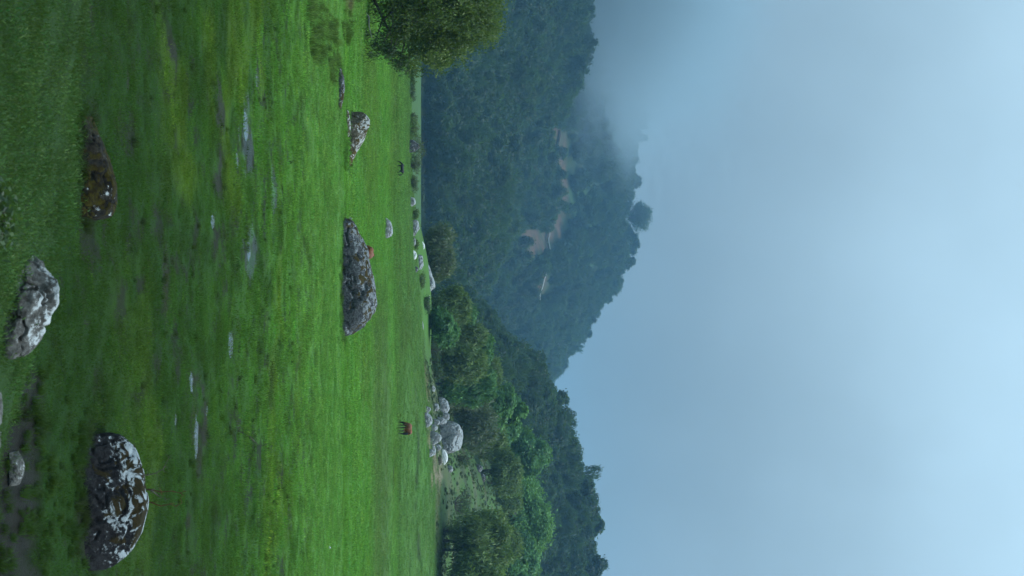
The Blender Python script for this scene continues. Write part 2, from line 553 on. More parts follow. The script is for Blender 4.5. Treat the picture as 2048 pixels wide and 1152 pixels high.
# ------------------------------------------------------------------ ground sheet
def albedo_at(x, y):
    """colour of the turf, mud and soil, with foreground and contact shade mixed in"""
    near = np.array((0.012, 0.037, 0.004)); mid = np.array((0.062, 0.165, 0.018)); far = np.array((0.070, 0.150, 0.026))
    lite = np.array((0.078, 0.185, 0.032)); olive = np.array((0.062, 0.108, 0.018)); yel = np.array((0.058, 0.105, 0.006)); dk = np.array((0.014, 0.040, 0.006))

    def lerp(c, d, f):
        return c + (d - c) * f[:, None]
    c = np.tile(near, (len(x), 1))  # near tone: darker wet grass plus foreground shade put into the colour
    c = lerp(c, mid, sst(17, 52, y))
    c = lerp(c, far, sst(90, 190, y))
    n = fbm(x * 0.35, y * 0.14, 61, 4)
    c = lerp(c, dk, 0.7 * sst(0.52, 0.68, fbm(x * 1.3, y * 0.7, 63, 4, 0.6)) * sst(80, 25, y))
    c = lerp(c, yel, 0.5 * sst(0.54, 0.68, fbm(x * 0.35, y * 0.3, 65, 4)) * sst(17, 24, y) * sst(55, 38, y))
    c = lerp(c, olive, 0.5 * sst(0.5, 0.66, fbm(x * 0.07, y * 0.045, 67, 4)) * sst(38, 60, y))
    c = lerp(c, lite, 0.6 * sst(0.48, 0.66, fbm(x * 0.09 + 5, y * 0.05, 69, 4)) * sst(36, 50, y))
    c = lerp(c, lite * 0.95, 0.55 * sst(40, 50, y + 5 * (n - 0.5)) * sst(60, 57, y))
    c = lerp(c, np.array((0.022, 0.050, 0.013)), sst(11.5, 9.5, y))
    # darker rushy strip in the swale on the right, paler rim behind each step
    c = lerp(c, np.array((0.062, 0.115, 0.026)), 0.85 * sst(84, 97, y) * sst(119, 113, y) * sst(-4, 4, x + 3 * (n - 0.5)))
    c = lerp(c, lite, 0.8 * sst(57.5, 59.5, y) * sst(61.5, 60.4, y))
    # wandering dark ditch lines on the right
    for k, (y0, amp) in enumerate(((121, 2.2), (134, 3.5), (150, 5.0), (176, 6.0))):
        yc = y0 + amp * (fbm(x * 0.11, x * 0 + k, 71 + k, 4) - 0.5) * 2
        wdt = 0.45 + 0.02 * (y0 - 110)
        c = lerp(c, np.array((0.028, 0.040, 0.014)), 0.85 * np.exp(-((y - yc) / wdt) ** 2) * sst(0.38, 0.52, fbm(x * 0.22, x * 0 + 3 + k, 81 + k, 3)) * sst(6, 10, x))
    # rough slope on the right with bare ground
    a = x / np.maximum(y, 60)
    sl = sst(202, 208, y) * sst(0.03, 0.06, a) * sst(420, 400, y)
    c = lerp(c, np.array((0.062, 0.112, 0.032)), 0.85 * sl)
    c = lerp(c, np.array((0.10, 0.105, 0.055)), 0.75 * sl * sst(0.48, 0.62, fbm(x * 0.16, y * 0.12, 91, 4)))
    c = lerp(c, np.array((0.045, 0.065, 0.030)), 0.8 * sl * sst(0.55, 0.66, fbm(x * 0.3, y * 0.2, 93, 4)))
    c = lerp(c, np.array((0.055, 0.105, 0.034)), 0.8 * sst(206, 225, y) * sst(-4, -14, x))
    sand = np.zeros(len(x))
    for (cx, cy, rx, ry) in SAND:
        r = np.sqrt(((x - cx) / rx) ** 2 + ((y - cy) / ry) ** 2)
        sand = np.maximum(sand, sst(-0.1, 0.25, 1 - r + 1.6 * (fbm(x * 0.6, y * 0.35, 95, 4) - 0.5)))
    c = lerp(c, np.array((0.26, 0.21, 0.15)), 0.85 * sand * sst(0.42, 0.56, fbm(x * 1.1, y * 0.45, 96, 4, 0.65)))
    # earth scuffed off the knoll's scarp under the left tree
    ex = np.exp(-(((x + 13.2) / 2.2) ** 2 + ((y - 62.5) / 1.6) ** 2))
    c = lerp(c, np.array((0.12, 0.105, 0.06)), 0.7 * sst(0.45, 0.6, ex * fbm(x, y, 97, 3) * 2))
    for (rx, ry, rw, rd) in CONTACT_RIMS:  # dark ring round each boulder: contact shadow put into the turf colour
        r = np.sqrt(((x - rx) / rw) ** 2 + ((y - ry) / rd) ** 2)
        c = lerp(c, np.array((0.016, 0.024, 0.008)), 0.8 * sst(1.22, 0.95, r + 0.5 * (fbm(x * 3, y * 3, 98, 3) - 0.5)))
    wet = np.zeros(len(x))
    for k, s in enumerate(MUD):
        sel = (np.abs(x - s[0]) < 3 * s[2] + 1) & (np.abs(y - s[1]) < 3 * s[3] + 1)
        if sel.any():
            pd = k < len(PUDDLES)
            b = blob(x[sel], y[sel], s, 40 + k, 0.35 if pd else 0.8) + (0.25 if pd else 0.0)
            wet[sel] = np.maximum(wet[sel], sst(-0.15, 0.3, b))
    c = lerp(c, np.array((0.022, 0.021, 0.017)), 0.85 * wet * sst(0.36, 0.5, fbm(x * 3.1, y * 2.0, 99, 3)))
    for k, s in enumerate(MUD):
        if len(PUDDLES) + 6 <= k and len(x) > 0:
            sel = (np.abs(x - s[0]) < 3 * s[2] + 1) & (np.abs(y - s[1]) < 3 * s[3] + 1)
            wet[sel] *= 0.55
    pit = sst(0.585, 0.66, fbm(x * 2.6, y * 1.5, 53, 4, 0.65)) * sst(62, 36, y) * sst(10.5, 13, y) * sst(0.34, 0.55, fbm(x * 0.3, y * 0.16, 55, 3))
    c = lerp(c, np.array((0.014, 0.017, 0.009)), 0.85 * pit)
    wet = np.maximum(wet, 0.42 * pit)
    ch = sst(0.22, 0.50, np.exp(-((y - 14.75) / 0.95) ** 2) * sst(0.5, 1.1, x) * (0.15 + 1.5 * fbm(x * 2.2, y * 2.2, 57, 4, 0.65)))
    c = lerp(c, np.array((0.010, 0.0095, 0.007)), 0.9 * ch)
    wet = np.maximum(wet, 0.72 * ch)
    return c, wet


def hp(ix, iy, rx, ry):
    q = hit(ix, iy)
    return (q[0], q[1], rx, ry)


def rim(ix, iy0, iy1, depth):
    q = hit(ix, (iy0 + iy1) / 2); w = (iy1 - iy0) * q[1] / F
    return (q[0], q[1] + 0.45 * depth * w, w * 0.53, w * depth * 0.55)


CONTACT_RIMS = [rim(168, 863, 1131, .72), rim(163, 232, 442, .55), rim(684, 438, 668, .5), rim(698, 223, 333, .5), rim(677, 138, 219, .4)]
SAND = [hp(853, 775, 2.6, 4.5), hp(858, 800, 2.2, 4), hp(878, 935, 2.6, 6), hp(867, 915, 2.4, 5), hp(880, 950, 2.0, 4), hp(864, 960, 1.6, 3), hp(856, 860, 2.5, 4)]

sv = np.concatenate([np.linspace(8, 30, 30), np.linspace(30.3, 66, 250), np.geomspace(66.6, 330, 260), np.geomspace(335, 3500, 60)])
av = np.tan(np.linspace(-0.95, 0.95, 421)) / np.tan(0.95)
av = 0.62 * np.sign(av) * np.abs(av) ** 1.15 * 1.25
S, A = np.meshgrid(sv, av, indexing='ij')
X = (S * A).ravel(); Y = (S - 25).ravel()
Z = ground_z(X, Y)
g_me = np_mesh('ground', np.stack([X, Y, Z], 1), grid_faces(len(sv), len(av)))
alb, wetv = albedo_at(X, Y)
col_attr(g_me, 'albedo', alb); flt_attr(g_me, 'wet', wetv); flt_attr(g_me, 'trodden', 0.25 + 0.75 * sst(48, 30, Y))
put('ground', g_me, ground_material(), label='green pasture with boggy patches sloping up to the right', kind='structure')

# ------------------------------------------------------------------ water in the hollows
tw = NT('puddle_water')
tw.principled((0.12, 0.14, 0.15), 0.07, 0.5, tw.bump(tw.noise(22, 3, 0.5, tw.pos()), 0.12, 0.01))
for k, s in enumerate(PUDDLES):
    cx, cy, hw, hd = s
    n = 40
    an = np.linspace(0, 2 * math.pi, n, endpoint=False)
    rr = 1.25 + 0.25 * np.sin(an * 3 + k) + 0.15 * np.sin(an * 7 + 2 * k)
    px = cx + hw * rr * np.cos(an); py = cy + hd * rr * np.sin(an)
    gx, gy = np.meshgrid(np.linspace(-.8, .8, 15), np.linspace(-.8, .8, 15)); base = float(np.quantile(ground_z(cx + hw * gx.ravel(), cy + hd * gy.ravel()), 0.55)) - 0.006
    me = bpy.data.meshes.new('puddle')
    me.from_pydata([(px[i], py[i], base + 0.028) for i in range(n)], [], [tuple(range(n))])
    put('puddle', me, tw.m, label='shallow puddle of rainwater in the boggy pasture', kind='structure')


# ------------------------------------------------------------------ hills
def hill_material(name, soil):
    t = NT(name)
    p = t.pos()
    base = t.attr('albedo')
    n1 = t.noise(0.35, 6, 0.65, p)
    c = t.mix(t.ramp(n1, 0.35, 0.65, 0, 0.5), base, t.mix(1.0, base, (0.5, 0.5, 0.5), 'MULTIPLY'))
    t.principled(c, 0.95, 0.1, t.bump(n1, 0.7, 0.8))
    return t.m


ROAD_PX = [(1118, 262), (1110, 300), (1106, 345), (1101, 390), (1099, 430), (1093, 470), (1088, 515), (1082, 560), (1076, 606)]
ROAD = [hill_hit('B', a_, b_) for a_, b_ in ROAD_PX]
SCAR = [(1104, 300, 22, 40), (1104, 350, 24, 45), (1106, 400, 24, 45), (1100, 450, 20, 35), (1082, 485, 12, 24), (1064, 503, 11, 14), (1046, 516, 10, 11), (1080, 570, 10, 34), (1112, 275, 12, 20), (1106, 330, 14, 60)]
scar3 = []
for (a_, b_, ra, rb) in SCAR:
    q = hill_hit('B', a_, b_); q2 = hill_hit('B', a_ + ra, b_)
    scar3.append((q[0], q[1], 1.15 * rb * q[1] / F, 1.1 * abs(q2[1] - q[1]) + 5))
MEADOW_B = []
for (a_, b_, ra, rb) in [(1175, 430, 26, 80), (1190, 500, 18, 45)]:
    q = hill_hit('B', a_, b_); q2 = hill_hit('B', a_ + ra, b_)
    MEADOW_B.append((q[0], q[1], rb * q[1] / F, abs(q2[1] - q[1]) + 3))


def mask_of(lst, x, y, seed, soft=0.25, wob=0.9):
    mk = np.zeros(len(x))
    n = fbm(x * 0.04, y * 0.04, seed, 4, 0.6) - 0.5
    for (cx, cy, rx, ry) in lst:
        r = np.sqrt(((x - cx) / rx) ** 2 + ((y - cy) / ry) ** 2)
        mk = np.maximum(mk, sst(0, soft, 1 - r + wob * n))
    return mk


for k, lab in (('A', 'wooded hill foot and flank rising on the left behind the pasture'), ('B', 'far misty wooded mountain with a road cut across it'), ('C', 'nearer wooded ridge climbing to the right edge')):
    h = HILLS[k]
    ys = np.linspace(h['yf'] - 30, h['yc'] + 260, 150)
    aa = np.linspace(-0.62, 0.62, 330)
    YY, AA = np.meshgrid(ys, aa, indexing='ij')
    x = (YY * AA).ravel(); y = YY.ravel()
    z = hill_z(k, x, y)
    me = np_mesh('hill', np.stack([x, y, z], 1), grid_faces(len(ys), len(aa)))
    c = np.tile(np.array((0.035, 0.055, 0.022)), (len(x), 1))
    if k == 'B':
        mm = mask_of(MEADOW_B, x, y, 131)
        c = c + (np.array((0.045, 0.085, 0.028)) - c) * (0.9 * mm)[:, None]
        sm = mask_of(scar3, x, y, 133, 0.2, 0.7)
        c = c + (np.array((0.105, 0.066, 0.044)) - c) * (sm * (0.4 + 0.6 * sst(0.42, 0.56, fbm(x * 0.12, y * 0.1, 135, 4))))[:, None]
    col_attr(me, 'albedo', c)
    put('hill', me, hill_material('hill_ground', None), label=lab, kind='structure')

# ------------------------------------------------------------------ leaves and trees
def rand_rot_quads(n, c, normal, size, rg, aspect=0.55, fold=0.0):
    """n leaf quads round centres c facing roughly along normal"""
    nn = normal / (np.linalg.norm(normal, axis=1, keepdims=True) + 1e-9)
    r = rg.normal(size=(n, 3))
    u = np.cross(nn, r); u /= (np.linalg.norm(u, axis=1, keepdims=True) + 1e-9)
    v = np.cross(nn, u)
    s = size[:, None]
    a = c - u * s; b = c + v * s * aspect + nn * s * fold; d = c + u * s; e = c - v * s * aspect + nn * s * fold
    vs = np.stack([a, b, d, e], 1).reshape(-1, 3)
    fs = np.arange(n * 4).reshape(-1, 4)
    return vs, fs


def crown_mesh(name, lobes, n_clump, per, clump_r, leaf, rg, droop=0.0, shell=0.45, up=0.5):
    """leaf clumps spread through the lobes (cx, cy, cz, rx, ry, rz)"""
    lobes = np.asarray(lobes, float)
    wgt = (lobes[:, 3] * lobes[:, 5]); wgt = wgt / wgt.sum()
    li = rg.choice(len(lobes), n_clump, p=wgt)
    d = rg.normal(size=(n_clump, 3)); d[:, 2] += 0.25
    d /= np.linalg.norm(d, axis=1, keepdims=True)
    rad = 1 - shell * rg.random(n_clump) ** 1.6
    rad *= 0.86 + 0.28 * fbm3(d * 2.2 + li[:, None] * 5.1, 7, 2)
    cc = lobes[li, :3] + d * lobes[li, 3:] * rad[:, None]
    tint_c = np.clip(rg.normal(0.45, 0.30, n_clump), 0, 1)
    n = n_clump * per
    off = rg.normal(size=(n, 3)) * clump_r
    off[:, 2] = off[:, 2] * (0.7 + droop) - droop * np.abs(off[:, 2]) * 0.6
    c = np.repeat(cc, per, 0) + off * (0.7 + 0.6 * rg.random((n, 1)))
    nr = np.repeat(d, per, 0) * 1.1 + rg.normal(size=(n, 3)) * 0.55 + np.array((0, 0, up * 0.7))
    size = leaf * (0.6 + 0.8 * rg.random(n))
    vs, fs = rand_rot_quads(n, c, nr, size, rg, 0.5 if droop < 0.5 else 0.34)
    if droop > 0.4:
        # hanging sprays: swing the long axis of the leaf downwards
        q = vs.reshape(-1, 4, 3); long = q[:, 2] - q[:, 0]
        L = np.linalg.norm(long, axis=1, keepdims=True)
        dn = np.array((0, 0, -1.0)) + 0.5 * rg.normal(size=(n, 3)) * np.array((1, 1, .5)); dn /= np.linalg.norm(dn, axis=1, keepdims=True)
        pick = rg.random(n) < 0.65
        mid_ = (q[:, 0] + q[:, 2]) / 2
        q[:, 0] = np.where(pick[:, None], mid_ - dn * L * 0.7, q[:, 0]); q[:, 2] = np.where(pick[:, None], mid_ + dn * L * 0.7, q[:, 2])
        vs = q.reshape(-1, 3)
    me = np_mesh(name, vs, fs, False)
    tint = np.clip(np.repeat(tint_c, per) + rg.normal(0, 0.14, n), 0, 1)
    flt_attr(me, 'tint', tint, 'FACE')
    return me, cc


def limb_mesh(name, trunk_pts, trunk_r, ends, rg, r0=0.4):
    parts = [tube(trunk_pts, trunk_r, 9)]
    tp = np.asarray(trunk_pts, float)
    for e in ends:
        i = rg.integers(len(tp) // 3, len(tp))
        s = tp[i]; rs = trunk_r[i] * 0.6
        mid_ = s + (e - s) * 0.5 + rg.normal(size=3) * 0.12 * np.linalg.norm(e - s) + np.array((0, 0, 0.08 * np.linalg.norm(e - s)))
        q = s + (e - s) * 0.8 + rg.normal(size=3) * 0.05 * np.linalg.norm(e - s)
        parts.append(tube([s, mid_, q, e], [rs, rs * 0.62, rs * 0.35, rs * 0.14], 6))
    v, f = join(parts)
    return np_mesh(name, v, f)


BARK = bark_material('grey_bark', (0.045, 0.04, 0.033), (0.13, 0.12, 0.105))
LEAF = {
    'olive': leaf_material('olive_leaf', (0.048, 0.084, 0.020), (0.165, 0.230, 0.058)),
    'green': leaf_material('green_leaf', (0.032, 0.095, 0.024), (0.105, 0.245, 0.060)),
    'lime': leaf_material('lime_leaf', (0.058, 0.145, 0.026), (0.160, 0.330, 0.066)),
    'grey': leaf_material('grey_leaf', (0.050, 0.066, 0.034), (0.135, 0.155, 0.080)),
    'dark': leaf_material('dark_leaf', (0.020, 0.042, 0.016), (0.060, 0.095, 0.030)),
    'shade': leaf_material('broad_leaf', (0.018, 0.040, 0.008), (0.145, 0.200, 0.034)),
}


def round_lobes(W, H, base, rg, n=9, flat=0.8):
    """lobes of a roundish crown W wide between heights base and H, centred on the origin"""
    ch = H - base
    out = [(0, 0, base + ch * 0.5, W * 0.36, W * 0.36, ch * 0.42)]
    for i in range(n):
        an = 2 * math.pi * (i + rg.random() * 0.6) / n
        hh = base + ch * (0.22 + 0.52 * rg.random())
        prof = math.sqrt(max(0.15, 1 - ((hh - base) / ch * 2 - 0.85) ** 2 * 0.8))
        rr = W * 0.30 * prof
        s = W * (0.17 + 0.09 * rg.random())
        out.append((rr * math.cos(an), rr * math.sin(an), hh, s, s, s * flat))
    for i in range(max(3, n // 3)):
        an = rg.random() * 6.28
        s = W * (0.17 + 0.06 * rg.random())
        out.append((W * 0.16 * math.cos(an), W * 0.16 * math.sin(an), H - s * flat * 0.95, s, s, s * flat))
    return out


def make_tree(iy, y, top, width, kind, base_frac, seed, label, name='broadleaf_tree', droop=0.2, leaf=0.30, n_clump=480, per=34, flat=0.8, group='trees along the edge of the pasture', stems=1, clump=0.36, base_at=None):
    rg = np.random.default_rng(seed)
    p = stand(iy, y)
    if base_at is not None:
        p = np.asarray(base_at, float)
    H = max(2.0, ptop(top, y) - p[2]); W = 1.12 * width * y / F
    root = put(name, None, label=label, cat='tree', group=group)
    root.location = p
    lobes = round_lobes(W, H, H * base_frac, rg, flat=flat)
    me, cc = crown_mesh('crown', lobes, n_clump, per, clump * W / 9.0, leaf, rg, droop)
    cr = put('crown', me, LEAF[kind], root)
    parts = []
    for s in range(stems):
        bx = rg.normal(size=2) * 0.05 * W * (stems > 1)
        lean = rg.normal(size=2) * 0.06 * W
        hh = H * (0.55 + 0.15 * rg.random())
        tp = [(bx[0], bx[1], -0.4), (bx[0] + lean[0] * .2, bx[1] + lean[1] * .2, hh * .3), (bx[0] + lean[0] * .7, bx[1] + lean[1] * .7, hh * .65), (bx[0] + lean[0], bx[1] + lean[1], hh)]
        r0 = max(0.10, 0.026 * W) / math.sqrt(stems)
        ends = cc[rg.choice(len(cc), 10, replace=False)]
        me2 = limb_mesh('trunk', tp, [r0 * 1.35, r0, r0 * .75, r0 * .4], ends, rg)
        put('trunk', me2, BARK, root)
    return root


MT = [
    # row, depth, top column, width, leaf, bare stem share, label
    (505, 256, 905, 104, 'grey', 0.16, 'round grey-green tree standing alone behind the low rock outcrop', dict(droop=0.6, stems=3)),
    (618, 244, 937, 78, 'olive', 0.05, 'olive green tree at the left end of the tree row, beside the long pale rock', dict(droop=0.7)),
    (655, 226, 915, 66, 'green', 0.02, 'small bright green leafy tree in front of the left end of the tree row', dict(leaf=0.26, n_clump=560)),
    (683, 252, 968, 92, 'olive', 0.06, 'tall drooping dark olive tree left of the middle of the row', dict(droop=0.9)),
    (724, 246, 972, 84, 'olive', 0.08, 'weeping olive tree in the middle of the tree row above bare turf', dict(droop=0.9)),
    (768, 254, 988, 86, 'green', 0.12, 'leafy green tree of the row behind the first pale boulders', dict(droop=0.5)),
    (800, 282, 1028, 84, 'green', 0.1, 'taller mid green tree rising behind the row above the boulders', dict(droop=0.3)),
    (828, 292, 1052, 56, 'lime', 0.2, 'narrow yellow-green treetop sticking out left of the dome-shaped tree', dict(leaf=0.36)),
    (850, 268, 990, 100, 'grey', 0.16, 'grey-green weeping tree right above the great boulder', dict(droop=0.95, stems=2)),
    (903, 334, 1098, 92, 'green', 0.06, 'dome-shaped deep green tree right of the yellow-green treetop', dict(leaf=0.34, flat=0.9, n_clump=800)),
    (948, 292, 1040, 84, 'olive', 0.32, 'loose olive tree on several dark stems between the two domed trees', dict(droop=0.5, stems=4)),
    (1036, 348, 1092, 162, 'lime', 0.05, 'wide domed light green tree on the brow of the slope', dict(leaf=0.36, n_clump=1200, flat=0.8)),
    (1000, 338, 1040, 60, 'grey', 0.1, 'short dull grey-green tree tucked against the wide domed tree', dict(droop=0.4)),
    (1088, 214, 1016, 124, 'olive', 0.12, 'big dark olive tree at the foot of the slope near the frame edge', dict(droop=0.85, n_clump=620, stems=2)),
    (1160, 208, 1000, 110, 'olive', 0.1, 'drooping olive tree cut off by the frame edge', dict(droop=0.85, stems=2)),
    (1150, 262, 1052, 84, 'green', 0.05, 'bluish green leafy tree behind the olive tree at the frame edge', dict(leaf=0.38)),
    (880, 300, 1012, 70, 'olive', 0.08, 'slim olive tree squeezed below the dome-shaped deep green tree', dict(droop=0.6)),
    (640, 262, 950, 70, 'green', 0.03, 'deep green tree behind the bright leafy tree at the left end of the row', dict(droop=0.3)),
    (700, 270, 985, 80, 'green', 0.03, 'rounded green tree rising behind the drooping dark olive tree', dict(droop=0.3)),
    (745, 272, 1000, 84, 'olive', 0.03, 'dense olive crown rising behind the weeping olive tree', dict(droop=0.6)),
    (785, 262, 985, 74, 'grey', 0.04, 'dull grey-green tree between the leafy green tree and the great boulder', dict(droop=0.8)),
    (815, 300, 1040, 70, 'green', 0.03, 'dense green crown just left of the narrow yellow-green treetop', dict(droop=0.3)),
    (865, 315, 1040, 74, 'green', 0.03, 'dense green crown filling the space left of the dome-shaped deep green tree', dict(droop=0.3)),
    (985, 318, 1040, 70, 'olive', 0.1, 'small olive tree left of the wide domed tree on the brow', dict(droop=0.6)),
    (1100, 250, 1040, 96, 'olive', 0.03, 'dense olive crown filling in behind the big dark olive tree', dict(droop=0.7)),
    (1120, 330, 1075, 110, 'green', 0.03, 'mid green tree on the brow right of the wide domed tree', dict(leaf=0.4)),
]
for i, (iy, y, top, w, kind, bf, lab, kw) in enumerate(MT):
    make_tree(iy, y, top, w, kind, bf, 300 + i, lab, **kw)

# the big tree whose crown hangs in from the left edge
rg = np.random.default_rng(55)
TY = 73.0


def tl(ix, iy, dy=0.0):
    d = ray(ix, iy); t = TY + dy
    return np.array((d[0] * t, t, EYE + d[2] * t))


tb = stand(-70, TY)
root = put('broadleaf_tree', None, label='big dark tree with a low spreading crown cut off by the frame edge', cat='tree', group='trees along the edge of the pasture')
root.location = tb
sc = TY / F
lob = []
for (ix, iy, r_, dy) in [(900, -60, 100, 0), (960, -20, 58, 0.5), (935, 40, 62, -0.8), (880, 60, 72, 0.8), (950, 10, 60, -1.5), (860, 95, 48, -0.3), (830, 80, 45, 1.0), (905, 85, 45, 0.4), (970, 55, 42, 0.6), (815, 20, 60, -1.2), (800, -60, 80, 0.5),
                         (870, 0, 80, 1.6), (900, -10, 70, -2.2), (780, 60, 36, 1.2), (980, -90, 50, 0), (880, -150, 90, 0), (800, -170, 70, 1), (920, -110, 90, -1.5), (770, -10, 46, 1.5), (875, 112, 34, 0.2)]:
    c = tl(ix, iy, dy) - tb
    lob.append((c[0], c[1], c[2], r_ * sc, r_ * sc, r_ * sc * 0.9))
me, cc = crown_mesh('crown', lob, 2300, 44, 0.20, 0.062, rg, 0.45, 0.5, 0.6)
put('crown', me, LEAF['shade'], root)
lo = []
for (ix, iy, r_, dy) in [(752, 95, 13, -0.8), (745, 112, 9, -0.7), (762, 80, 13, -0.9), (735, 70, 6, -1.0), (778, 102, 15, -0.6), (800, 122, 20, 0.2), (825, 138, 15, 0.4)]:
    c = tl(ix, iy, dy) - tb
    lo.append((c[0], c[1], c[2], r_ * sc, r_ * sc, r_ * sc))
me, cc2 = crown_mesh('low_spray', lo, 170, 12, 0.12, 0.075, rg, 0.5, 0.7, 0.3)
put('low_spray', me, LEAF['dark'], root)
tp = [(0, 0, -0.5), (0.1, 0, 0.7), (0.35, 0.1, 1.8), (0.6, 0, 3.0), (0.9, 0.1, 4.4)]
ends = list(cc[rg.choice(len(cc), 46, replace=False)]) + list(cc2[rg.choice(len(cc2), 8, replace=False)])
tr_r = [0.42, 0.32, 0.27, 0.2, 0.12]
v, f = tube(tp, tr_r, 10)
trunk = put('trunk', np_mesh('trunk', v, f), BARK, root)
for e in ends:
    i = rg.integers(1, len(tp)); s0 = np.array(tp[i], float); ln = np.linalg.norm(e - s0); r1 = tr_r[i] * 0.5
    v, f = tube([s0, s0 + (e - s0) * .35 + rg.normal(size=3) * .08 * ln, s0 + (e - s0) * .7 + rg.normal(size=3) * .07 * ln, e], [r1, r1 * .6, r1 * .35, r1 * .12], 6)
    put('limb', np_mesh('limb', v, f), BARK, trunk)
bl = [tl(718, -20, -1.5), tl(722, 8, -1.4), tl(728, 22, -1.4), tl(738, 34, -1.3), tl(738, 52, -1.2), tl(744, 78, -1.0)]
v, f = tube([b - tb for b in bl], [0.05, 0.045, 0.04, 0.032, 0.025, 0.012], 7)
put('bare_branch', np_mesh('bare_branch', v, f), bark_material('bleached_bark', (0.16, 0.15, 0.14), (0.30, 0.28, 0.26)), root)
for k in range(14):
    a0 = cc2[rg.integers(len(cc2))]; e = a0 + rg.normal(size=3) * 0.35 + np.array((0, 0, -0.25))
    mid_ = (a0 + e) / 2 + rg.normal(size=3) * 0.1
    v, f = tube([a0, mid_, e], [0.02, 0.014, 0.006], 5)
    put('twig', np_mesh('twig', v, f), BARK, root)


# ------------------------------------------------------------------ scattered stuff through geometry nodes
def scatter(name, label, pts, rot, scl, idx, meshes, tone=None):
    me = bpy.data.meshes.new(name)
    me.vertices.add(len(pts)); me.vertices.foreach_set('co', np.asarray(pts, np.float32).ravel())
    at = me.attributes.new('turn', 'FLOAT_VECTOR', 'POINT'); at.data.foreach_set('vector', np.asarray(rot, np.float32).ravel())
    at = me.attributes.new('size', 'FLOAT_VECTOR', 'POINT'); at.data.foreach_set('vector', np.asarray(scl, np.float32).ravel())
    at = me.attributes.new('pick', 'INT', 'POINT'); at.data.foreach_set('value', np.asarray(idx, np.int32))
    if tone is not None: col_attr(me, 'tone', tone)
    o = put(name, me, None, label=label, kind='stuff')
    ng = bpy.data.node_groups.new(name, 'GeometryNodeTree')
    ng.interface.new_socket('Geometry', in_out='INPUT', socket_type='NodeSocketGeometry')
    ng.interface.new_socket('Geometry', in_out='OUTPUT', socket_type='NodeSocketGeometry')
    N, L = ng.nodes, ng.links
    gi = N.new('NodeGroupInput'); go = N.new('NodeGroupOutput')
    ip = N.new('GeometryNodeInstanceOnPoints')
    jn = N.new('GeometryNodeJoinGeometry')
    for mm in reversed(meshes):
        src = bpy.data.objects.new(mm.name, mm)       # the shape to repeat; never linked into the scene
        oi = N.new('GeometryNodeObjectInfo'); oi.inputs['Object'].default_value = src
        g2 = N.new('GeometryNodeGeometryToInstance')
        L.new(oi.outputs['Geometry'], g2.inputs[0]); L.new(g2.outputs[0], jn.inputs[0])
    L.new(gi.outputs[0], ip.inputs['Points']); L.new(jn.outputs[0], ip.inputs['Instance'])
    ip.inputs['Pick Instance'].default_value = True

    def named(nm, typ):
        a_ = N.new('GeometryNodeInputNamedAttribute'); a_.data_type = typ; a_.inputs['Name'].default_value = nm
        return [s for s in a_.outputs if s.enabled and s.name == 'Attribute'][0]
    L.new(named('pick', 'INT'), ip.inputs['Instance Index'])
    L.new(named('turn', 'FLOAT_VECTOR'), ip.inputs['Rotation'])
    L.new(named('size', 'FLOAT_VECTOR'), ip.inputs['Scale'])
    L.new(ip.outputs[0], go.inputs[0])
    md = o.modifiers.new('scatter', 'NODES'); md.node_group = ng
    return o


def tuft_mesh(name, n, spread, h, w, mat, rg, bend=0.5):
    """a patch of grass blades, each two quads that bend over"""
    px = rg.normal(size=(n, 2)) * spread * 0.5
    an = rg.random(n) * 6.283; hh = h * (0.45 + 0.75 * rg.random(n)); bd = bend * hh * (0.3 + rg.random(n))
    da = rg.random(n) * 6.283
    ux = np.cos(an) * w; uy = np.sin(an) * w
    dx = np.cos(da) * bd; dy = np.sin(da) * bd
    b0 = np.stack([px[:, 0] - ux, px[:, 1] - uy, np.full(n, -0.01)], 1); b1 = np.stack([px[:, 0] + ux, px[:, 1] + uy, np.full(n, -0.01)], 1)
    m0 = np.stack([px[:, 0] - ux * .8 + dx * .35, px[:, 1] - uy * .8 + dy * .35, hh * .6], 1); m1 = np.stack([px[:, 0] + ux * .8 + dx * .35, px[:, 1] + uy * .8 + dy * .35, hh * .6], 1)
    t0 = np.stack([px[:, 0] - ux * .15 + dx, px[:, 1] - uy * .15 + dy, hh], 1); t1 = np.stack([px[:, 0] + ux * .15 + dx, px[:, 1] + uy * .15 + dy, hh], 1)
    vs = np.stack([b0, b1, m1, m0, t1, t0], 1).reshape(-1, 3)
    i = np.arange(n)[:, None] * 6
    fs = np.concatenate([i + np.array([[0, 1, 2, 3]]), i + np.array([[3, 2, 4, 5]])], 0)
    me = np_mesh(name, vs, fs)
    tn = np.clip(rg.normal(0.5, 0.25, n), 0, 1)
    flt_attr(me, 'tint', np.concatenate([tn, tn]), 'FACE')
    me.materials.append(mat)
    return me


def field_points(y0, y1, n, rg, amax=0.27):
    y = np.sqrt(rg.random(n) * (y1 ** 2 - y0 ** 2) + y0 ** 2)
    x = (rg.random(n) * 2 - 1) * (amax * y + 1.0)
    return x, y


GRASS = leaf_material('grass_blade', (0.030, 0.085, 0.012), (0.095, 0.190, 0.030), trans=0.3, inst_col=True)
rg = np.random.default_rng(77)
short = [tuft_mesh('short_grass', 60, 0.20, 0.026, 0.0032, GRASS, rg, 0.7) for _ in range(4)]
longer = [tuft_mesh('long_grass', 34, 0.16, 0.055, 0.0035, GRASS, rg, 0.9) for _ in range(2)]
tus = [tuft_mesh('tussock', 70, 0.22, 0.30, 0.008, GRASS, rg, 1.0) for _ in range(3)]


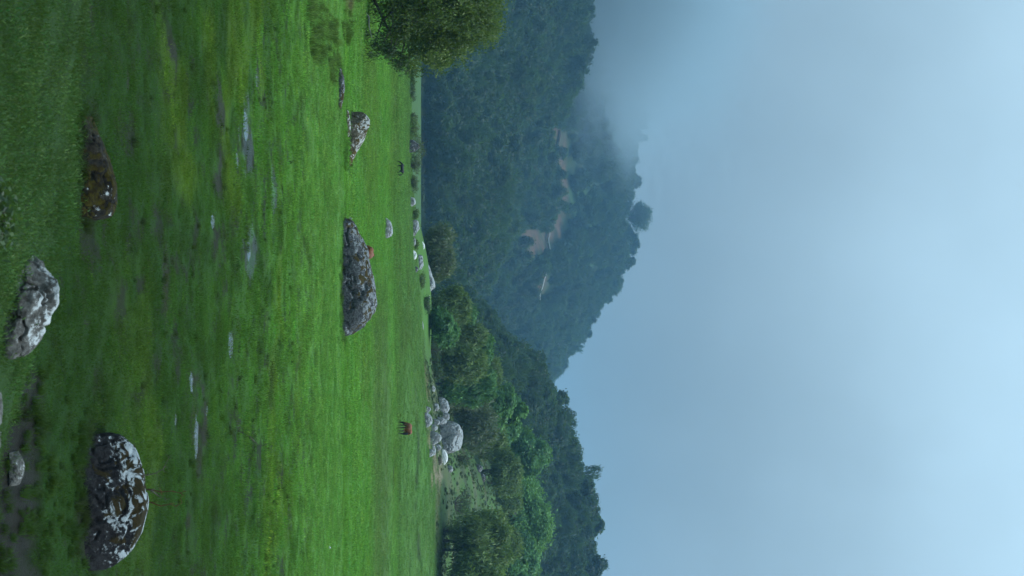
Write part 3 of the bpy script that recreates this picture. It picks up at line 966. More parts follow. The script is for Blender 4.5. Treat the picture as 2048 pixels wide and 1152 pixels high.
def grass(name, label, y0, y1, n, s0, meshes, keep, seed, tone_gain=1.0, amax=0.27, zs=1.0):
    rg = np.random.default_rng(seed)
    x, y = field_points(y0, y1, n, rg, amax)
    c, wet = albedo_at(x, y)
    f_ = 1.0 / s0
    mot = fbm(x * 4.2 * f_, y * 3.0 * f_, 19, 3, 0.65)
    k = keep(x, y, wet, rg) & (rg.random(n) < 0.12 + 0.5 * (y0 > 40) + 0.88 * sst(0.40, 0.58, mot))
    x, y, c, mot = x[k], y[k], c[k], mot[k]
    z = ground_z(x, y)
    n = len(x)
    s = s0 * (0.65 + 0.7 * rg.random(n)) * (0.7 + 0.7 * fbm(x * 0.9, y * 0.9, 17, 2))
    scatter(name, label, np.stack([x, y, z], 1), np.stack([rg.normal(0, .12, n), rg.normal(0, .12, n), rg.random(n) * 6.28], 1), np.stack([s, s, s * zs * (0.7 + 0.6 * rg.random(n))], 1), rg.integers(0, len(meshes), n), meshes, c * tone_gain * (0.55 + 0.8 * rg.random((n, 1))) * (1 + (0.5 * sst(0.35, 0.7, fbm(x * 1.7 * f_, y * 1.3 * f_, 27, 3)) - 0.24) * (0.35 + 0.65 * sst(50, 30, y)))[:, None] * (1 + 0.22 * rg.normal(size=(n, 1)) * np.array((1.0, 0.2, 0.4))))


dry = lambda x, y, w, rg: (w < 0.3) | (rg.random(len(x)) < 0.24 * (1.05 - w))
grass('grass', 'short grass on the near bank at the bottom of the view', 6.0, 14.0, 26000, 0.7, short + short + longer[:1], dry, 501, 1.6, 0.32, zs=0.6)
grass('grass', 'short grass over the boggy field', 13.0, 30.0, 34000, 1.0, short + short + longer[:1], dry, 502, 1.5, zs=0.6)
grass('grass', 'close grazed grass in the middle of the pasture', 30.0, 64.0, 34000, 1.6, short, dry, 503, 1.6, zs=0.8)
grass('grass', 'close grazed grass further out in the pasture', 64.0, 130.0, 24000, 2.8, short, dry, 504, 1.6, zs=0.6)
grass('grass', 'rough pale grass at the far end of the pasture', 130.0, 212.0, 20000, 4.6, short, dry, 506, 1.25, zs=0.5)


def clumps(x, y, w, rg):
    return (fbm(x * 0.8, y * 0.5, 23, 3) + 0.25 * (w > 0.1) * (w < 0.8) > 0.60) & (rg.random(len(x)) < 0.7)


grass('sedge', 'dark rushes and coarse grass clumps in the boggy field', 12.0, 42.0, 1300, 0.26, tus, clumps, 505, 0.6)


def around(spots, n, seed):
    rg = np.random.default_rng(seed)
    P = []
    for (ix, iy, r_) in spots:
        q = hit(ix, iy)
        P.append(q[:2] + rg.normal(size=(n, 2)) * np.array((r_, r_ * 1.4)))
    P = np.concatenate(P)
    return P[:, 0], P[:, 1], rg


CH = [(30, 800, .25), (45, 850, .3), (60, 900, .3), (70, 960, .3), (60, 1020, .35), (45, 1080, .35), (30, 1120, .35), (80, 1100, .25), (75, 840, .2), (20, 960, .3), (10, 1050, .35), (90, 1000, .2), (40, 770, .2)]
x, y, rg = around(CH, 11, 603)
c, _ = albedo_at(x, y)
n = len(x); s = 0.30 * (0.4 + 0.9 * rg.random(n))
scatter('bog_grass', 'dark wet grass tufts growing in the muddy channel', np.stack([x, y, ground_z(x, y)], 1), np.stack([np.zeros(n), np.zeros(n), rg.random(n) * 6.28], 1), np.stack([s, s, s], 1), rg.integers(0, 3, n), tus, np.array((0.020, 0.048, 0.008)) * (0.4 + 0.9 * rg.random((n, 1))))
LEFT_TUS = [(618, 10, .5), (622, 30, .6), (628, 55, .5), (640, 15, .7), (650, 40, .6), (655, 62, .5), (665, 85, .45), (640, 75, .4), (622, 90, .3), (668, 60, .4), (672, 120, .25), (660, 140, .2), (690, 40, .5), (700, 20, .6), (690, 70, .3)]
x, y, rg = around(LEFT_TUS, 11, 601)
c, _ = albedo_at(x, y)
n = len(x); s = 0.85 * (0.4 + 0.9 * rg.random(n) ** 2)
scatter('tussock_grass', 'coarse olive tussocks and weeds below the big tree', np.stack([x, y, ground_z(x, y)], 1), np.stack([np.zeros(n), np.zeros(n), rg.random(n) * 6.28], 1), np.stack([s, s, s * 1.15], 1), rg.integers(0, 3, n), tus, c * np.array((1.05, 0.85, 0.9)) * (0.35 + 1.1 * rg.random((n, 1))))
EDGE_TUS = [(690, 297, .25), (688, 322, .3), (778, 400, .5), (684, 530, .4), (684, 600, .4), (684, 655, .35), (160, 900, .15), (158, 960, .2), (155, 1020, .2), (150, 1080, .2), (165, 870, .12), (165, 250, .12), (163, 300, .15), (160, 380, .2), (170, 430, .12), (700, 300, .3)]
x, y, rg = around(EDGE_TUS, 16, 602)
c, _ = albedo_at(x, y)
n = len(x); s = np.where(y > 40, 0.5, 0.33) * (0.5 + 0.7 * rg.random(n))
scatter('rank_grass', 'ungrazed grass round the feet of the boulders', np.stack([x, y, ground_z(x, y)], 1), np.stack([np.zeros(n), np.zeros(n), rg.random(n) * 6.28], 1), np.stack([s, s, s], 1), rg.integers(0, 3, n), tus, c * 0.8)  # tufts dimmed in colour as contact shade at the boulders

# scrub on the slope
SCRUBLEAF = leaf_material('scrub_leaf', (0.030, 0.045, 0.020), (0.085, 0.105, 0.045))
scr = []
for k in range(3):
    me, _ = crown_mesh('scrub_bush', [(0, 0, 0.25, 0.5, 0.5, 0.35), (0.3, 0.1, 0.2, 0.35, 0.3, 0.25), (-0.3, -0.1, 0.2, 0.3, 0.35, 0.25)], 26, 12, 0.13, 0.13, rg, 0.2)
    me.materials.append(SCRUBLEAF); scr.append(me)
n = 11000
y = 205 + 140 * rg.random(n); a = 0.05 + 0.2 * rg.random(n); x = a * y
k = fbm(x * 0.25, y * 0.18, 93, 4) + 0.12 * rg.normal(size=n) > 0.54
x, y = x[k], y[k]; n = len(x); s = 0.14 + 0.5 * rg.random(n) ** 3
scatter('scrub', 'low dark scrub and weeds dotted over the slope', np.stack([x, y, ground_z(x, y)], 1), np.stack([np.zeros(n), np.zeros(n), rg.random(n) * 6.28], 1), np.stack([s, s, s * .8], 1), rg.integers(0, 3, n), scr)

# woods on the hills
WOODLEAF = leaf_material('wood_leaf', (0.004, 0.013, 0.006), (0.018, 0.048, 0.015), (0.023, 0.045, 0.011), hue_noise=0.7)
WOOD2 = leaf_material('wood_leaf_olive', (0.006, 0.013, 0.005), (0.027, 0.046, 0.012), (0.018, 0.040, 0.015), hue_noise=0.7)
WOOD3 = leaf_material('wood_leaf_bright', (0.005, 0.016, 0.005), (0.026, 0.068, 0.017), (0.030, 0.062, 0.012), hue_noise=0.6)
woods = []
rgw = np.random.default_rng(88)
for k in range(10):
    W = (7.0, 8.5, 6.0, 9.5, 5.0)[k % 5]; H = (9.0, 9.5, 10.5, 10.0, 10.0)[k % 5] + rgw.random()
    me, _ = crown_mesh('wood_tree', round_lobes(W, H, H * 0.12, rgw, 6 + k % 4, (0.8, 0.7, 1.1, 0.75, 1.3)[k % 5]), 170, 12, 0.42, 0.38, rgw, 0.3 + 0.4 * (k % 3 == 2), 0.3)
    me.materials.append((WOODLEAF, WOOD2, WOOD3, WOODLEAF)[k % 4]); woods.append(me)


def wood(k, n, label, seed, smin, smax, thin=None):
    rg = np.random.default_rng(seed)
    h = HILLS[k]
    y = h['yf'] - 10 + (h['yc'] + 25 - h['yf'] + 10) * rg.random(n)
    a = -0.34 + 0.68 * rg.random(n)
    x = a * y
    keep = rg.random(n) < y / (h['yc'] + 25)
    z = hill_z(k, x, y)
    keep &= z > ground_z(x, y) - 3
    if thin is not None: keep &= thin(x, y, rg)
    x, y, z = x[keep], y[keep], z[keep]
    n = len(x)
    s = smin + (smax - smin) * rg.random(n) ** 1.5
    s *= 0.8 + 0.45 * fbm(x * 0.03, y * 0.03, seed, 2)
    scatter('forest', label, np.stack([x, y, z - 0.6], 1), np.stack([rg.normal(0, .05, n), rg.normal(0, .05, n), rg.random(n) * 6.28], 1), np.stack([s, s, s * (0.85 + 0.4 * rg.random(n))], 1), np.clip((fbm(x * 0.011, y * 0.011, seed + 3, 2) - 0.25) * 20 + rg.normal(0, 2.2, n), 0, 9).astype(int), woods)


def thinB(x, y, rg):
    mm = mask_of(MEADOW_B, x, y, 131); sm = mask_of(scar3, x, y, 133, 0.2, 0.7)
    # keep the strip just below the cut open as well, or the trees would hide it
    sm2 = np.maximum.reduce([mask_of(scar3, x, y + d_, 133, 0.2, 0.7) for d_ in (8, 16, 24, 32)])
    gap = (np.abs(x - (432 - 576) / F * 1500) < 8) & (y > 1470)      # open ground round the lone skyline tree
    return (((sm < 0.3) & (sm2 < 0.5)) | (rg.random(len(x)) < 0.025)) & (rg.random(len(x)) > 0.4 * mm) & ~gap


wood('A', 7600, 'dense wood covering the near hillside on the left', 701, 0.85, 1.75)
wood('B', 11000, 'hazy wood covering the far mountain', 702, 1.0, 1.9, thinB)
wood('C', 5600, 'dense green wood covering the ridge on the right', 703, 0.65, 1.3, lambda x, y, rg: x / y > -0.02)

# ------------------------------------------------------------------ boulders
def ico(sub):
    bm = bmesh.new(); bmesh.ops.create_icosphere(bm, subdivisions=sub, radius=1.0)
    v = np.array([q.co[:] for q in bm.verts]); f = np.array([[w.index for w in q.verts] for q in bm.faces]); bm.free()
    return v, f


ICO = {k: ico(k) for k in (3, 4, 5, 6)}


def rock_mesh(W, D, H, prof, seed, rough=0.10, facets=0, sub=5, boxy=0.75, lean=0.0):
    """boulder W wide, D deep, H high whose skyline follows prof [(u, share of H)]; base at z 0"""
    v, f = ICO[sub]
    rg = np.random.default_rng(seed)
    v = v.copy()
    pu = np.array([p[0] for p in prof]); ph = np.array([p[1] for p in prof])
    u = np.sign(v[:, 0]) * np.abs(v[:, 0]) ** 0.85
    rr = np.sqrt(np.maximum(1e-6, 1 - v[:, 0] ** 2))
    cy = v[:, 1] / (rr + 1e-6); cz = v[:, 2] / (rr + 1e-6)
    cy = np.sign(cy) * np.abs(cy) ** boxy; cz = np.sign(cz) * np.abs(cz) ** boxy
    endr = np.clip(rr * 2.6, 0, 1) ** 0.8
    top = np.interp(u, pu, ph) * np.clip(rr * 4.5, 0.0, 1.0)
    x = u * W / 2
    y = cy * endr * D / 2 * (0.75 + 0.25 * top)
    z = np.where(cz > 0, cz * top * H, cz * 0.22 * H * endr)
    y = y + lean * z
    p = np.stack([x, y, z], 1)
    for k in range(facets):
        nrm = rg.normal(size=3); nrm[2] = abs(nrm[2]) * 0.8 + 0.1; nrm[1] = -abs(nrm[1]); nrm /= np.linalg.norm(nrm)
        dd = p @ nrm; lim = np.quantile(dd, 0.86 + 0.1 * rg.random())
        over = np.maximum(dd - lim, 0)
        p = p - nrm * (over * 0.9)[:, None]
    nn = v / np.linalg.norm(v, axis=1, keepdims=True)
    sz = (W * D * H) ** (1 / 3)
    q = p / sz
    p = p + nn * (sz * rough * ((fbm3(q * 2.2 + seed, seed, 3) - 0.5) * 1.3 + 0.35 * (fbm3(q * 7 + seed, seed + 5, 3) - 0.5)))[:, None]
    ridged = np.abs(fbm3(q * 3.1 + 2 * seed, seed + 9, 3) - 0.5)
    p = p - nn * (sz * rough * 0.55 * np.exp(-(ridged / 0.022) ** 2))[:, None]
    return np_mesh('rock', p, f)


M_LICHEN = rock_material('dark_lichened_rock', (0.005, 0.005, 0.006), (0.019, 0.019, 0.020), (0.30, 0.325, 0.335), 0.42, (0.014, 0.012, 0.004), 0.44, 1.7, (0.022, 0.015, 0.005), 0.72, 0.30)
M_MOSS = rock_material('moss_grown_rock', (0.007, 0.007, 0.007), (0.026, 0.023, 0.017), (0.40, 0.42, 0.42), 0.14, (0.032, 0.027, 0.004), 0.60, 1.6, (0.014, 0.010, 0.004))
M_BROKEN = rock_material('pale_broken_rock', (0.045, 0.042, 0.038), (0.12, 0.118, 0.11), (0.40, 0.415, 0.415), 0.74, (0.03, 0.024, 0.012), 0.14, 2.2, tall=0.5, zb=0.45)  # height bias darkens the base, painting in the shaded underside
M_MID = rock_material('speckled_grey_rock', (0.020, 0.021, 0.023), (0.078, 0.081, 0.084), (0.20, 0.212, 0.22), 0.38, (0.026, 0.025, 0.007), 0.42, 1.5)
M_BROWN = rock_material('brown_lichened_rock', (0.040, 0.034, 0.024), (0.13, 0.11, 0.08), (0.36, 0.36, 0.34), 0.46, (0.060, 0.045, 0.010), 0.44, 1.0)
M_PALE = rock_material('pale_granite', (0.10, 0.10, 0.098), (0.21, 0.21, 0.205), (0.31, 0.32, 0.32), 0.52, (0.07, 0.075, 0.045), 0.16, 0.30)
M_WHITE = rock_material('bleached_granite', (0.42, 0.41, 0.39), (0.60, 0.59, 0.57), (0.66, 0.66, 0.64), 0.6, (0.20, 0.18, 0.12), 0.05, 0.4)
DOME = [(-1, .3), (-.8, .6), (-.4, .92), (0, 1), (.4, .92), (.8, .6), (1, .3)]
FLAT = [(-1, .35), (-.8, .75), (-.3, .95), (.3, 1), (.8, .8), (1, .35)]


def rock(name, label, ix0, ix1, iy0, iy1, prof, depth, mat, seed, at_y=None, group=None, sink=0.04, turn=0.0, tilt=0.0, **kw):
    """boulder that fills columns ix0..ix1 and rows iy0..iy1 of the photograph, standing on the terrain; depth as a share of its width"""
    mid_ = (iy0 + iy1) / 2
    if at_y is None:
        q = hit(ix0, mid_)
    else:
        q = stand(mid_, at_y)
    W = (iy1 - iy0) * q[1] / F
    D = W * depth
    yc = q[1] + D * 0.45
    W = (iy1 - iy0) * yc / F
    c = stand(mid_, yc)
    if at_y is not None:
        c[2] = ptop(ix0, at_y)
    H = ptop(ix1, yc) - c[2]
    H = max(H, 0.12 * W * 0.5)
    o = put(name, rock_mesh(W, D, H * (1 + sink), prof, seed, **kw), mat, label=label, cat='rock', group=group)
    o.location = (c[0], c[1], c[2] - sink * H)
    o.rotation_euler = (0, tilt, turn)
    return o


rock('boulder', 'dark boulder blotched with white lichen and brown moss, largest in the near field', 168, 300, 863, 1131,
     [(-1, .25), (-.93, .5), (-.75, .72), (-.4, .9), (0, 1), (.2, .98), (.5, .88), (.78, .68), (.92, .48), (1, .25)], 0.72, M_LICHEN, 11, sub=6, rough=0.07, facets=3, boxy=0.7)
rock('boulder', 'low moss-brown boulder with a thin left tail in the near field', 163, 240, 232, 442,
     [(-1, .10), (-.6, .36), (-.36, .62), (0, .88), (.3, 1), (.7, .97), (.9, .8), (1, .4)], 0.55, M_MOSS, 12, sub=6, rough=0.10, facets=1)
rock('boulder', 'pale grey broken rock with a sharp crest at the foot of the near bank', 22, 142, 508, 712,
     [(-1, .5), (-.8, .9), (-.5, .97), (-.1, 1), (.2, .97), (.45, .9), (.75, .5), (1, .12)], 0.5, M_BROKEN, 13, sub=6, rough=0.2, facets=9, boxy=0.85, lean=-0.45)
rock('stone', 'long whitish stone at the very bottom edge of the view', -14, 18, 776, 850, FLAT, 0.6, M_BROKEN, 14, sub=5, facets=3)
rock('stone', 'narrow pale stone beyond the whitish stone at the bottom edge', -4, 8, 846, 892, FLAT, 0.5, M_BROKEN, 15, sub=4)
rock('stone', 'rounded grey stone in the muddy channel below the dark boulder', 14, 62, 897, 968, DOME, 0.6, M_BROKEN, 16, sub=5, facets=2)
MIDP = [(-1, .28), (-.9, .42), (-.72, .56), (-.46, .77), (-.1, .92), (.23, 1), (.5, .98), (.75, .85), (.88, .66), (.97, .35), (1, .2)]
rock('boulder', 'big grey humpbacked boulder alone in the middle of the pasture', 684, 753, 438, 668, MIDP, 0.5, M_MID, 17, sub=6, rough=0.10, facets=0, boxy=0.82)
rock('stone', 'small white stone showing behind the left tip of the humpbacked boulder', 697, 706, 432, 447, [(-1, .2), (-.3, 1), (.2, .6), (1, .2)], 0.8, M_PALE, 18, sub=4, rough=0.2, facets=3)
rock('boulder', 'small pale boulder on the turf above the humpbacked boulder', 770, 786, 436, 476, [(-1, .2), (-.6, .7), (0, .95), (.5, 1), (.85, .8), (1, .4)], 0.6, M_PALE, 19, sub=5)
rock('boulder', 'wedge-shaped brown and white boulder peaked at its left end', 698, 741, 223, 333, [(-1, .55), (-.87, .8), (-.68, 1), (-.5, .98), (0, .7), (.5, .38), (1, .1)], 0.5, M_BROWN, 20, sub=6, rough=0.07, facets=3, boxy=0.85)
rock('stone', 'low rim of stone at the front left of the wedge-shaped boulder', 692, 702, 221, 276, FLAT, 0.25, M_BROWN, 21, sub=5)
rock('boulder', 'flat dark boulder in the grass to the left of the wedge-shaped one', 677, 691, 138, 219, [(-1, .3), (-.6, .8), (0, 1), (.5, .8), (1, .2)], 0.4, M_MID, 22, sub=5)
OUT = 'low rocks along the far edge of the pasture'
rock('boulder', 'dark speckled rock in bare bushes on the far left edge of the pasture', 815, 839, 280, 306, DOME, 0.8, M_MID, 23, sub=5, at_y=196, group=OUT, rough=0.17, facets=3)
rock('boulder', 'pale rock at the left end of the far outcrop', 820, 832, 394, 413, FLAT, 0.8, M_PALE, 24, sub=4, at_y=200, group=OUT, rough=0.17, facets=3)
rock('boulder', 'grey strip of rock next to the left end of the far outcrop', 825, 839, 438, 472, FLAT, 0.5, M_PALE, 25, sub=5, at_y=206, group=OUT, rough=0.17, facets=3)
rock('boulder', 'thin flat rock half sunk between grey strips of the outcrop', 825, 832, 474, 494, FLAT, 0.6, M_PALE, 26, sub=4, at_y=206, group=OUT, rough=0.17, facets=3)
rock('boulder', 'small pale rock at the foot of the knoll', 826, 834, 500, 522, DOME, 0.7, M_WHITE, 27, sub=4, at_y=205, group=OUT, rough=0.17, facets=3)
rock('boulder', 'smooth grey rock lying on the side of the knoll', 834, 848, 505, 541, FLAT, 0.6, M_PALE, 28, sub=5, at_y=214, group=OUT, rough=0.17, facets=3)
rock('boulder', 'dark little rock at the lower right of the knoll', 829, 837, 531, 546, DOME, 0.7, M_MID, 29, sub=4, at_y=207, group=OUT, rough=0.17, facets=3)
rock('boulder', 'whitish rock on the knoll under the round grey-green tree', 842, 850, 482, 502, DOME, 0.7, M_WHITE, 30, sub=4, at_y=226, group=OUT, rough=0.17, facets=3)
rock('boulder', 'long pale overhanging rock on top of the knoll', 853, 871, 527, 590, [(-1, .35), (-.7, .45), (-.3, .7), (.2, .95), (.6, 1), (.85, .8), (1, .3)], 0.45, M_PALE, 31, sub=5, at_y=232, group=OUT, rough=0.17, facets=3)
rock('boulder', 'split grey rock at the right end of the long pale rock', 846, 861, 584, 606, DOME, 0.8, M_PALE, 32, sub=4, at_y=228, group=OUT, rough=0.17, facets=3)
rock('boulder', 'low grey rock at the foot of the tree row', 838, 848, 640, 668, FLAT, 0.6, M_PALE, 33, sub=4, at_y=212, group=OUT, rough=0.17, facets=3)
CL = 'heap of granite boulders on the slope'
rock('boulder', 'great round granite boulder, largest of the heap below the trees', 882, 928, 843, 907, [(-1, .4), (-.8, .72), (-.4, .95), (0, 1), (.4, .96), (.8, .75), (1, .4)], 0.9, M_PALE, 34, sub=6, group=CL, facets=3, boxy=0.65)
rock('boulder', 'round granite boulder at the lower left of the heap', 849, 865, 825, 855, DOME, 0.9, M_PALE, 35, sub=5, group=CL, facets=2)
rock('boulder', 'rounded boulder in front of the great round one', 860, 883, 862, 890, DOME, 0.9, M_PALE, 36, sub=5, group=CL, boxy=0.65)
rock('boulder', 'tall leaning boulder behind the heap at the edge of the trees', 880, 901, 795, 838, [(-1, .3), (-.6, .7), (0, .9), (.5, 1), (.85, .85), (1, .4)], 0.7, M_PALE, 37, sub=5, group=CL, facets=4)
rock('boulder', 'grey boulder wedged left of the great round one', 874, 894, 834, 852, DOME, 0.9, M_PALE, 38, sub=5, group=CL, facets=3)
rock('stone', 'small angular stone between the two lower boulders of the heap', 862, 876, 848, 862, FLAT, 0.8, M_PALE, 39, sub=4, group=CL, facets=3)
rock('boulder', 'white bleached slab lying right of the great round boulder', 885, 896, 899, 931, [(-1, .3), (-.4, .85), (0, 1), (.5, .9), (1, .25)], 0.5, M_WHITE, 40, sub=5, group=CL)
rock('stone', 'dull flat stone below the white slab', 862, 872, 890, 912, FLAT, 0.7, M_PALE, 41, sub=4, group=CL)
rock('stone', 'brownish stone at the right end of the white slab', 876, 886, 914, 930, FLAT, 0.7, M_BROWN, 42, sub=4, group=CL)
rock('stone', 'pale stone at the left edge of the bare earth', 866, 876, 742, 756, DOME, 0.8, M_PALE, 43, sub=4, group=CL)
for k, (a_, b_, c_, d_, yy_, lab) in enumerate([
        (852, 862, 812, 826, 210, 'grey stone left of the round boulder at the lower left of the heap'), (866, 880, 838, 850, 222, 'grey stone between the lower left boulder and the great round one'),
        (872, 884, 888, 902, 226, 'grey stone under the right side of the great round boulder'), (858, 867, 898, 914, 212, 'flat grey stone lowest on the bare earth'),
        (868, 880, 806, 822, 226, 'grey stone below the tall leaning boulder'), (884, 900, 822, 842, 244, 'grey block behind the wedged boulder'), (862, 871, 770, 786, 222, 'lone grey stone on the bare earth left of the heap'),
        (896, 906, 930, 946, 244, 'small grey stone uphill of the white slab')]):
    rock('stone', lab, a_, b_, c_, d_, (DOME, FLAT)[k % 2], 0.8, M_PALE, 60 + k, sub=4, group=CL, facets=4, rough=0.16)
rock('boulder', 'dark rounded rock under the loose olive tree', 952, 966, 928, 948, DOME, 0.9, M_MID, 44, sub=4, at_y=284, facets=3)
rock('boulder', 'dark low rock just right of the dark rounded rock under the loose olive tree', 956, 972, 946, 966, FLAT, 0.9, M_MID, 45, sub=4, at_y=287, facets=3)
rock('boulder', 'white rock on the brow beside the wide domed tree', 991, 1004, 1028, 1046, DOME, 0.8, M_WHITE, 46, sub=4, at_y=328, facets=4)
rock('stone', 'tiny white stone in the smooth turf right of the middle', 658, 663, 1090, 1096, DOME, 0.8, M_WHITE, 47, sub=3)


# ------------------------------------------------------------------ shrubs and dead stems
BARE = bark_material('dry_twig', (0.055, 0.05, 0.045), (0.12, 0.10, 0.085))
RUST = bark_material('rusty_stem', (0.060, 0.034, 0.018), (0.125, 0.062, 0.030))


def bush(name, label, iy, y, w_px, h_px, kind, seed, base=None, twigs=14, n_clump=60, leaf=0.16, group=None, droop=0.2):
    rg = np.random.default_rng(seed)
    p = stand(iy, y)
    W = w_px * y / F; H = h_px * y / F
    root = put(name, None, label=label, cat='shrub', group=group); root.location = p
    lob = [((rg.random() - .5) * W * .6, (rg.random() - .5) * W * .5, H * (.3 + .3 * rg.random()), W * .3, W * .3, H * .35) for _ in range(5)]
    me, cc = crown_mesh('foliage', lob, n_clump, 12, 0.09 * W ** 0.5, leaf, rg, droop)
    put('foliage', me, LEAF[kind], root)
    parts = []
    for k in range(twigs):
        an = rg.random() * 6.28; r_ = W * .5 * rg.random(); e = np.array((math.cos(an) * r_, math.sin(an) * r_, H * (.6 + .5 * rg.random())))
        b = np.array((math.cos(an) * r_ * .2, math.sin(an) * r_ * .2, -.05))
        parts.append(tube([b, (b + e) / 2 + rg.normal(size=3) * .06 * W, e], [.016 * W ** .5, .010 * W ** .5, .005 * W ** .5], 5))
    v, f = join(parts)
    put('stems', np_mesh('stems', v, f), BARE, root)
    return root


SH = 'bushes along the far edge of the pasture'
for k, (iy, y, w, h, kd, lab) in enumerate([
        (292, 200, 46, 30, 'grey', 'bare grey bush growing round the dark speckled rock'),
        (330, 202, 34, 22, 'grey', 'low grey bush right of the dark speckled rock'),
        (258, 200, 40, 20, 'olive', 'low straggly bush left of the dark speckled rock'),
        (235, 201, 26, 16, 'grey', 'small dry bush second to the left of the dark speckled rock'),
        (185, 200, 34, 12, 'dark', 'flat dark bush on the far edge below the big tree'),
        (160, 202, 24, 9, 'dark', 'tiny dark bush at the far edge next to the big tree'),
        (365, 203, 34, 14, 'grey', 'flat grey bush between the foal and the outcrop'),
        (425, 206, 22, 12, 'olive', 'low bush between the first two rocks of the outcrop'),
        (490, 208, 18, 9, 'olive', 'tiny bush among the rocks of the outcrop'),
        (560, 214, 40, 9, 'olive', 'patch of low growth at the right foot of the knoll'),
        (610, 218, 34, 12, 'dark', 'dark low growth at the left foot of the tree row'),
        (915, 246, 38, 30, 'dark', 'dark thorny bush on the slope behind the white slab'),
        (835, 262, 24, 14, 'olive', 'small bush behind the tall leaning boulder'),
        (700, 232, 40, 22, 'dark', 'dark bush under the middle of the tree row'),
        (750, 240, 44, 22, 'dark', 'dark bush beneath the weeping olive tree'),
        (1010, 232, 60, 30, 'dark', 'dark bush at the left skirt of the big olive tree'),
        (1062, 215, 50, 40, 'olive', 'bushy skirt of growth in front of the big olive tree'),
        (965, 300, 46, 26, 'dark', 'dark bush at the foot of the loose olive tree'),
        (1045, 344, 120, 26, 'dark', 'dark undergrowth beneath the wide domed tree'),
        (905, 326, 80, 30, 'dark', 'dark undergrowth beneath the dome-shaped deep green tree')]):
    bush('shrub', lab, iy, y, w * 1.15, h * 1.1, kd, 800 + k, group=SH, leaf=0.13, n_clump=36 + w, droop=0.5, twigs=34)

# dead weed stalks behind the near boulder
def stalk(name, label, pts_px, y, mat, r0, twig_n, seed):
    rg = np.random.default_rng(seed)
    root = put(name, None, label=label, cat='weed', group='dead weeds on the near field')
    P = []
    for ix, iy in pts_px:
        d = ray(ix, iy); P.append(np.array((d[0] * y, y, EYE + d[2] * y)))
    b = P[0].copy(); b[2] = min(b[2], gz(b[0], b[1])) - .03
    P = [b] + P
    root.location = P[0]
    Q = [p - P[0] for p in P]
    rr = [r0 * (1 - .75 * i / (len(Q) - 1)) for i in range(len(Q))]
    v, f = tube(Q, rr, 6); st = put('stem', np_mesh('stem', v, f), mat, root)
    for k in range(twig_n):
        i = rg.integers(1, len(Q)); a = Q[i]
        e = a + rg.normal(size=3) * np.array((.045, .05, .03)) + np.array((0, 0, .035))
        v, f = tube([a, (a + e) / 2 + rg.normal(size=3) * .015, e], [r0 * .45, r0 * .3, r0 * .12], 5)
        put('twig', np_mesh('twig', v, f), mat, st)
    return root


yb = hit(168, 1000)[1] + 1.9
stalk('dead_weed', 'dark forked dead stalk sticking up behind the lichened boulder', [(290, 978), (303, 981), (317, 992), (330, 996)], yb, BARE, .016, 5, 1)
stalk('dead_weed', 'rusty upright dead stalk on the left behind the lichened boulder', [(300, 979), (322, 984), (345, 982), (360, 986), (372, 982)], yb + .1, RUST, .012, 6, 2)
stalk('dead_weed', 'rusty dead stalk on the right behind the lichened boulder', [(300, 1004), (322, 1012), (340, 1008), (352, 1013), (364, 1006)], yb + .1, RUST, .011, 6, 3)
stalk('dead_weed', 'pale thin twiggy stalk behind the crest of the lichened boulder', [(296, 950), (312, 946), (326, 938), (338, 915)], yb, BARE, .010, 8, 4)
yq = hit(476, 862)[1]
stalk('dead_weed', 'thin bent twig lying in the turf above the lichened boulder', [(478, 862), (500, 874), (512, 886), (520, 893), (530, 890)], yq, BARE, .016, 7, 5)

bush('weed', 'dark leafy weed on the near bank at the bottom edge', 432, 7.6, 120, 42, 'dark', 850, twigs=5, n_clump=60, leaf=0.022)

# ------------------------------------------------------------------ horses
def capsules(caps, vox):
    bm = bmesh.new()
    for p0, r0, p1, r1 in caps:
        p0 = np.array(p0, float); p1 = np.array(p1, float)
        n = 5
        for i in range(n + 1):
            c = p0 + (p1 - p0) * i / n; r_ = r0 + (r1 - r0) * i / n
            bmesh.ops.create_icosphere(bm, subdivisions=2, radius=r_, matrix=Matrix.Translation(c))
    me = bpy.data.meshes.new('horse_body'); bm.to_mesh(me); bm.free()
    o = bpy.data.objects.new('horse_body', me); COL.objects.link(o)
    md = o.modifiers.new('r', 'REMESH'); md.mode = 'VOXEL'; md.voxel_size = vox
    ms = o.modifiers.new('s', 'SMOOTH'); ms.factor = 0.5; ms.iterations = 5
    dg = bpy.context.evaluated_depsgraph_get()
    out = bpy.data.meshes.new_from_object(o.evaluated_get(dg))
    bpy.data.objects.remove(o)
    out.polygons.foreach_set('use_smooth', np.ones(len(out.polygons), bool))
    return out


def coat(name, body, point, zc=0.5):
    t = NT(name)
    sep = t.new('ShaderNodeSeparateXYZ'); o = t.obj(); t.link(o, sep.inputs[0])
    n = t.noise(3, 4, 0.5, o)
    c = t.mix(t.ramp(n, 0.3, 0.7), body, tuple(0.75 * v for v in body))
    c = t.mix(t.ramp(sep.outputs['Z'], zc - .15, zc + .2), point, c)
    t.principled(c, 0.6, 0.3)
    return t.m


